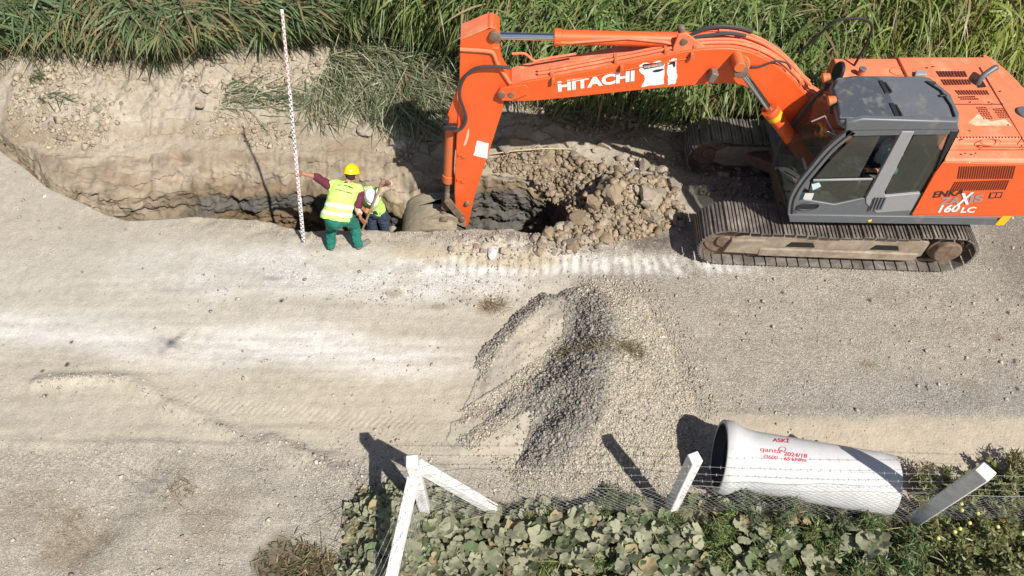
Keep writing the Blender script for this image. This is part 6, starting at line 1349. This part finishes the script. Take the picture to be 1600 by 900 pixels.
for px, py, r, h, n, lb in ((1592,740,.30,.4,170,'dry dark weed standing by the road at the right edge'),(470,878,.36,.10,150,'brown and green scrub at the bottom left of the fence')):
    pt = Patch(); fern(pt, px, py, r, h, n, (.10, .10, .05), .5); fern(pt, px+25, py+10, r*.8, h, n//2, (.14, .10, .06), .6); tag(pt.build('dry_scrub', LEAF, base=True), lb, 'weed')
def dryclump(px, py, w_, n, lb, z0):
    pt = Patch(); c = onZ(px, py, z0); x = c.x+rgv.uniform(-w_, w_, n); y = c.y+rgv.normal(0, .07, n); z = base_z(x, y)+heap_z(x, y)+.01; D = np.stack([rgv.normal(0, 1, n), rgv.normal(0, .6, n), np.abs(rgv.normal(.4, .3, n))], 1)
    pt.add(*blades(np.stack([x, y, z], 1), D, rgv.uniform(.05, .22, n), rgv.uniform(.004, .009, n), rgv.uniform(0, .6, n), np.where(rgv.random((n, 1)) < .3, [(.12, .13, .06)], [(.24, .17, .10)])*rgv.uniform(.5, 1.3, (n, 1)), 3, taper=.4))
    tag(pt.build('dry_weed', DRY, base=True), lb, 'weed')
dryclump(935, 535, .55, 420, 'long wisp of dry brown weed lying across the top of the gravel heap', .5); dryclump(990, 535, .16, 260, 'tuft of dry grass at the right end of the weed on the heap', .5)
dryclump(285, 762, .18, 60, 'small sparse weed growing on the gravel at lower left', 0); dryclump(772, 480, .16, 120, 'flat dry tuft on the road left of the heap', 0)
# ---- squash vine leaves
def squash():
    pt = Patch(); n = 2300
    poly = G([(565,772),(550,800),(556,850),(540,890),(520,960),(1420,1000),(1400,830),(1340,800),(1300,795),(1200,778),(1130,772),(1090,790),(1050,792),(1000,780),(850,786),(780,800),(720,792),(700,782),(640,765),(600,762)])
    xs = rgv.uniform(-2.4, 4.6, 9000); ys = rgv.uniform(1.9, 3.75, 9000); sd = sdp(xs, ys, poly); k = sd > -0.05; xs, ys, sd = xs[k], ys[k], sd[k]
    dens = 0.50+1.1*fbm(xs*1.6, ys*2.0, s=110); r3 = sst(2.2, 3.6, xs)*.55; k = rgv.random(len(xs)) < np.clip(dens-r3+.15*(xs < .3), .03, 1); xs, ys, sd = xs[k][:n], ys[k][:n], sd[k][:n]; n = len(xs)
    z = 0.06+0.26*sst(0, .5, sd)*rgv.random(n)+.10*sst(0, .3, sd)
    M = 22; th = np.linspace(0, 2*np.pi, M, endpoint=False)
    R0 = rgv.triangular(.032, .066, .120, n)*np.where(sd < .15, .8, 1)
    lobes = 1+.09*np.cos(5*th[None]+rgv.uniform(-.3, .3, (n, 1)))-.42*np.exp(-((np.abs(((th[None]+np.pi) % (2*np.pi))-np.pi))/.28)**2)*rgv.uniform(.5, 1, (n, 1))+.05*rgv.normal(size=(n, M))
    yaw = rgv.uniform(0, 2*np.pi, n); tx = rgv.normal(.06, .38, n); ty = rgv.normal(-.22, .38, n); cup = rgv.uniform(-.25, .55, n)
    rings = []
    for q in (0.0, .5, 1.0):
        r = R0[:, None]*lobes*q if q else np.zeros((n, M)); x = r*np.cos(th+yaw[:, None]); y = r*np.sin(th+yaw[:, None])
        zz = cup[:, None]*(r*r)/R0[:, None]+.10*R0[:, None]*np.cos(5*th[None]+.6)*q**2+x*tx[:, None]+y*ty[:, None]+(.06*R0[:, None]*rgv.normal(size=(n, M)))*(q > .8)
        rings.append(np.stack([x+xs[:, None], y+ys[:, None], zz+z[:, None]], -1))
    V = np.concatenate([rings[0][:, :1], rings[1], rings[2]], 1); i = np.arange(M); j = (i+1) % M
    f1_ = np.stack([np.zeros(M, int), 1+i, 1+j, 1+j], 1); f2_ = np.stack([1+i, 1+M+i, 1+M+j, 1+j], 1)
    NV = 1+2*M; V = V.reshape(-1, 3); off = NV*np.arange(n)[:, None, None]
    tri = (f1_[None, :, :3]+off).reshape(-1, 3); quad = (f2_[None]+off).reshape(-1, 4)
    base = np.where(rgv.random((n, 1)) < .12, [(.15, .19, .095)], [(.31, .315, .212)])*rgv.uniform(.72, 1.2, (n, 1)); y_ = rgv.random(n) < .10; base[y_] = np.array((.36, .30, .17))
    C = np.repeat(base[:, None], NV, 1); vein = (np.cos(5*th)>.75)*.10; C[:, 1:1+M] *= (1+vein[None, :, None]); C = C.reshape(-1, 3)
    # as triangles throughout
    F = np.vstack([tri, quad[:, [0, 1, 2]], quad[:, [0, 2, 3]]])
    o = link_mesh('squash_vines', V, F, SQ, tint=C, smooth=180, base=True); tag(o, 'dusty broad leaved squash vines covering the garden plot inside the fence', 'vines', kind='stuff')
squash()
def undergrowth():
    pt = Patch(); n = 26000; xs = rgv.uniform(-3.2, 7.4, n); ys = rgv.uniform(1.9, 3.8, n); sd = sdp(xs, ys, GARDEN); k = (sd > -.02) & (rgv.random(n) < .35+.65*sst(2.0, 3.6, xs)+.2*fbm(xs*2, ys*2, s=120)); xs, ys = xs[k], ys[k]; n = len(xs)
    D = np.stack([rgv.normal(0, 1, n), rgv.normal(0, 1, n), np.abs(rgv.normal(.6, .4, n))], 1); c = np.where(rgv.random((n, 1)) < .22, [(.22, .17, .10)], [(.085, .110, .045)])*rgv.uniform(.5, 1.6, (n, 1)); h = .02+.16*rgv.random(n)*sst(1.5, 3.5, xs)
    pt.add(*blades(np.stack([xs, ys, h], 1), D, rgv.uniform(.05, .16, n), rgv.uniform(.006, .018, n), rgv.uniform(0, .6, n), c, 2))
    n = 420; xs = rgv.uniform(-2.3, 5.5, n); ys = rgv.uniform(1.9, 3.4, n); a = rgv.uniform(0, 6.28, n)
    pt.add(*blades(np.stack([xs, ys, rgv.uniform(.12, .34, n)], 1), np.stack([np.cos(a), np.sin(a), rgv.uniform(0, .4, n)], 1), rgv.uniform(.2, .55, n), rgv.uniform(.008, .014, n), rgv.uniform(.1, .6, n), np.array((.33, .33, .17))*rgv.uniform(.5, 1.1, (n, 1)), 4, taper=.3)); tag(pt.build('undergrowth', LEAF, base=True), 'low weeds and grass between the garden plants inside the fence', 'weeds', kind='stuff')
undergrowth()
# ---- tomato plants with their fruit
TOM = {'green': mat('unripe_tomato', (0.55, 0.58, 0.16), 0.3), 'red': mat('ripening_tomato', (0.62, 0.20, 0.04), 0.3)}
def tomato(px, py, r, h, n, lb, fruit):
    root = empty('tomato_plant', onZ(px, py, 0.0), lb, 'tomato plant'); pt = Patch(); fern(pt, px, py, r, h, n, (.125, .140, .055), .12, L=(.04, .10), W=(.018, .036), nst=34); pt.build('foliage', LEAF, parent=root)
    for fx, fy, m in fruit:
        q = onZ(fx, fy, h*.8); mb = MB(); ell(mb, q, (.025, .025, .022), n=10); mb.build('tomato', TOM[m], root, smooth=180)
tomato(1490, 815, .60, .5, 2600, 'tomato plant with pale fruit right of the third post', [(1502,787,'green'),(1503,797,'green'),(1528,802,'green'),(1515,817,'green'),(1492,831,'green'),(1500,826,'green'),(1559,823,'green'),(1569,812,'red')])
tomato(1575, 860, .60, .5, 2400, 'tomato plant in the bottom right corner', [(1498,851,'green'),(1510,884,'green'),(1565,881,'green'),(1598,834,'green')])
tomato(1455, 878, .50, .45, 1900, 'tomato plant at the bottom edge left of the corner plant', [(1466,841,'green')])
tomato(1590, 785, .50, .5, 1800, 'tomato plant against the fence at the right edge', [(1583,772,'green')])
mb = MB(); ell(mb, onZ(1095, 850, .3), (.022, .05, .022)); tag(mb.build('squash_flower', mat('orange_petal', (.75, .25, .02), .6), base=True), 'small orange squash flower among the leaves below the pipe', 'flower')
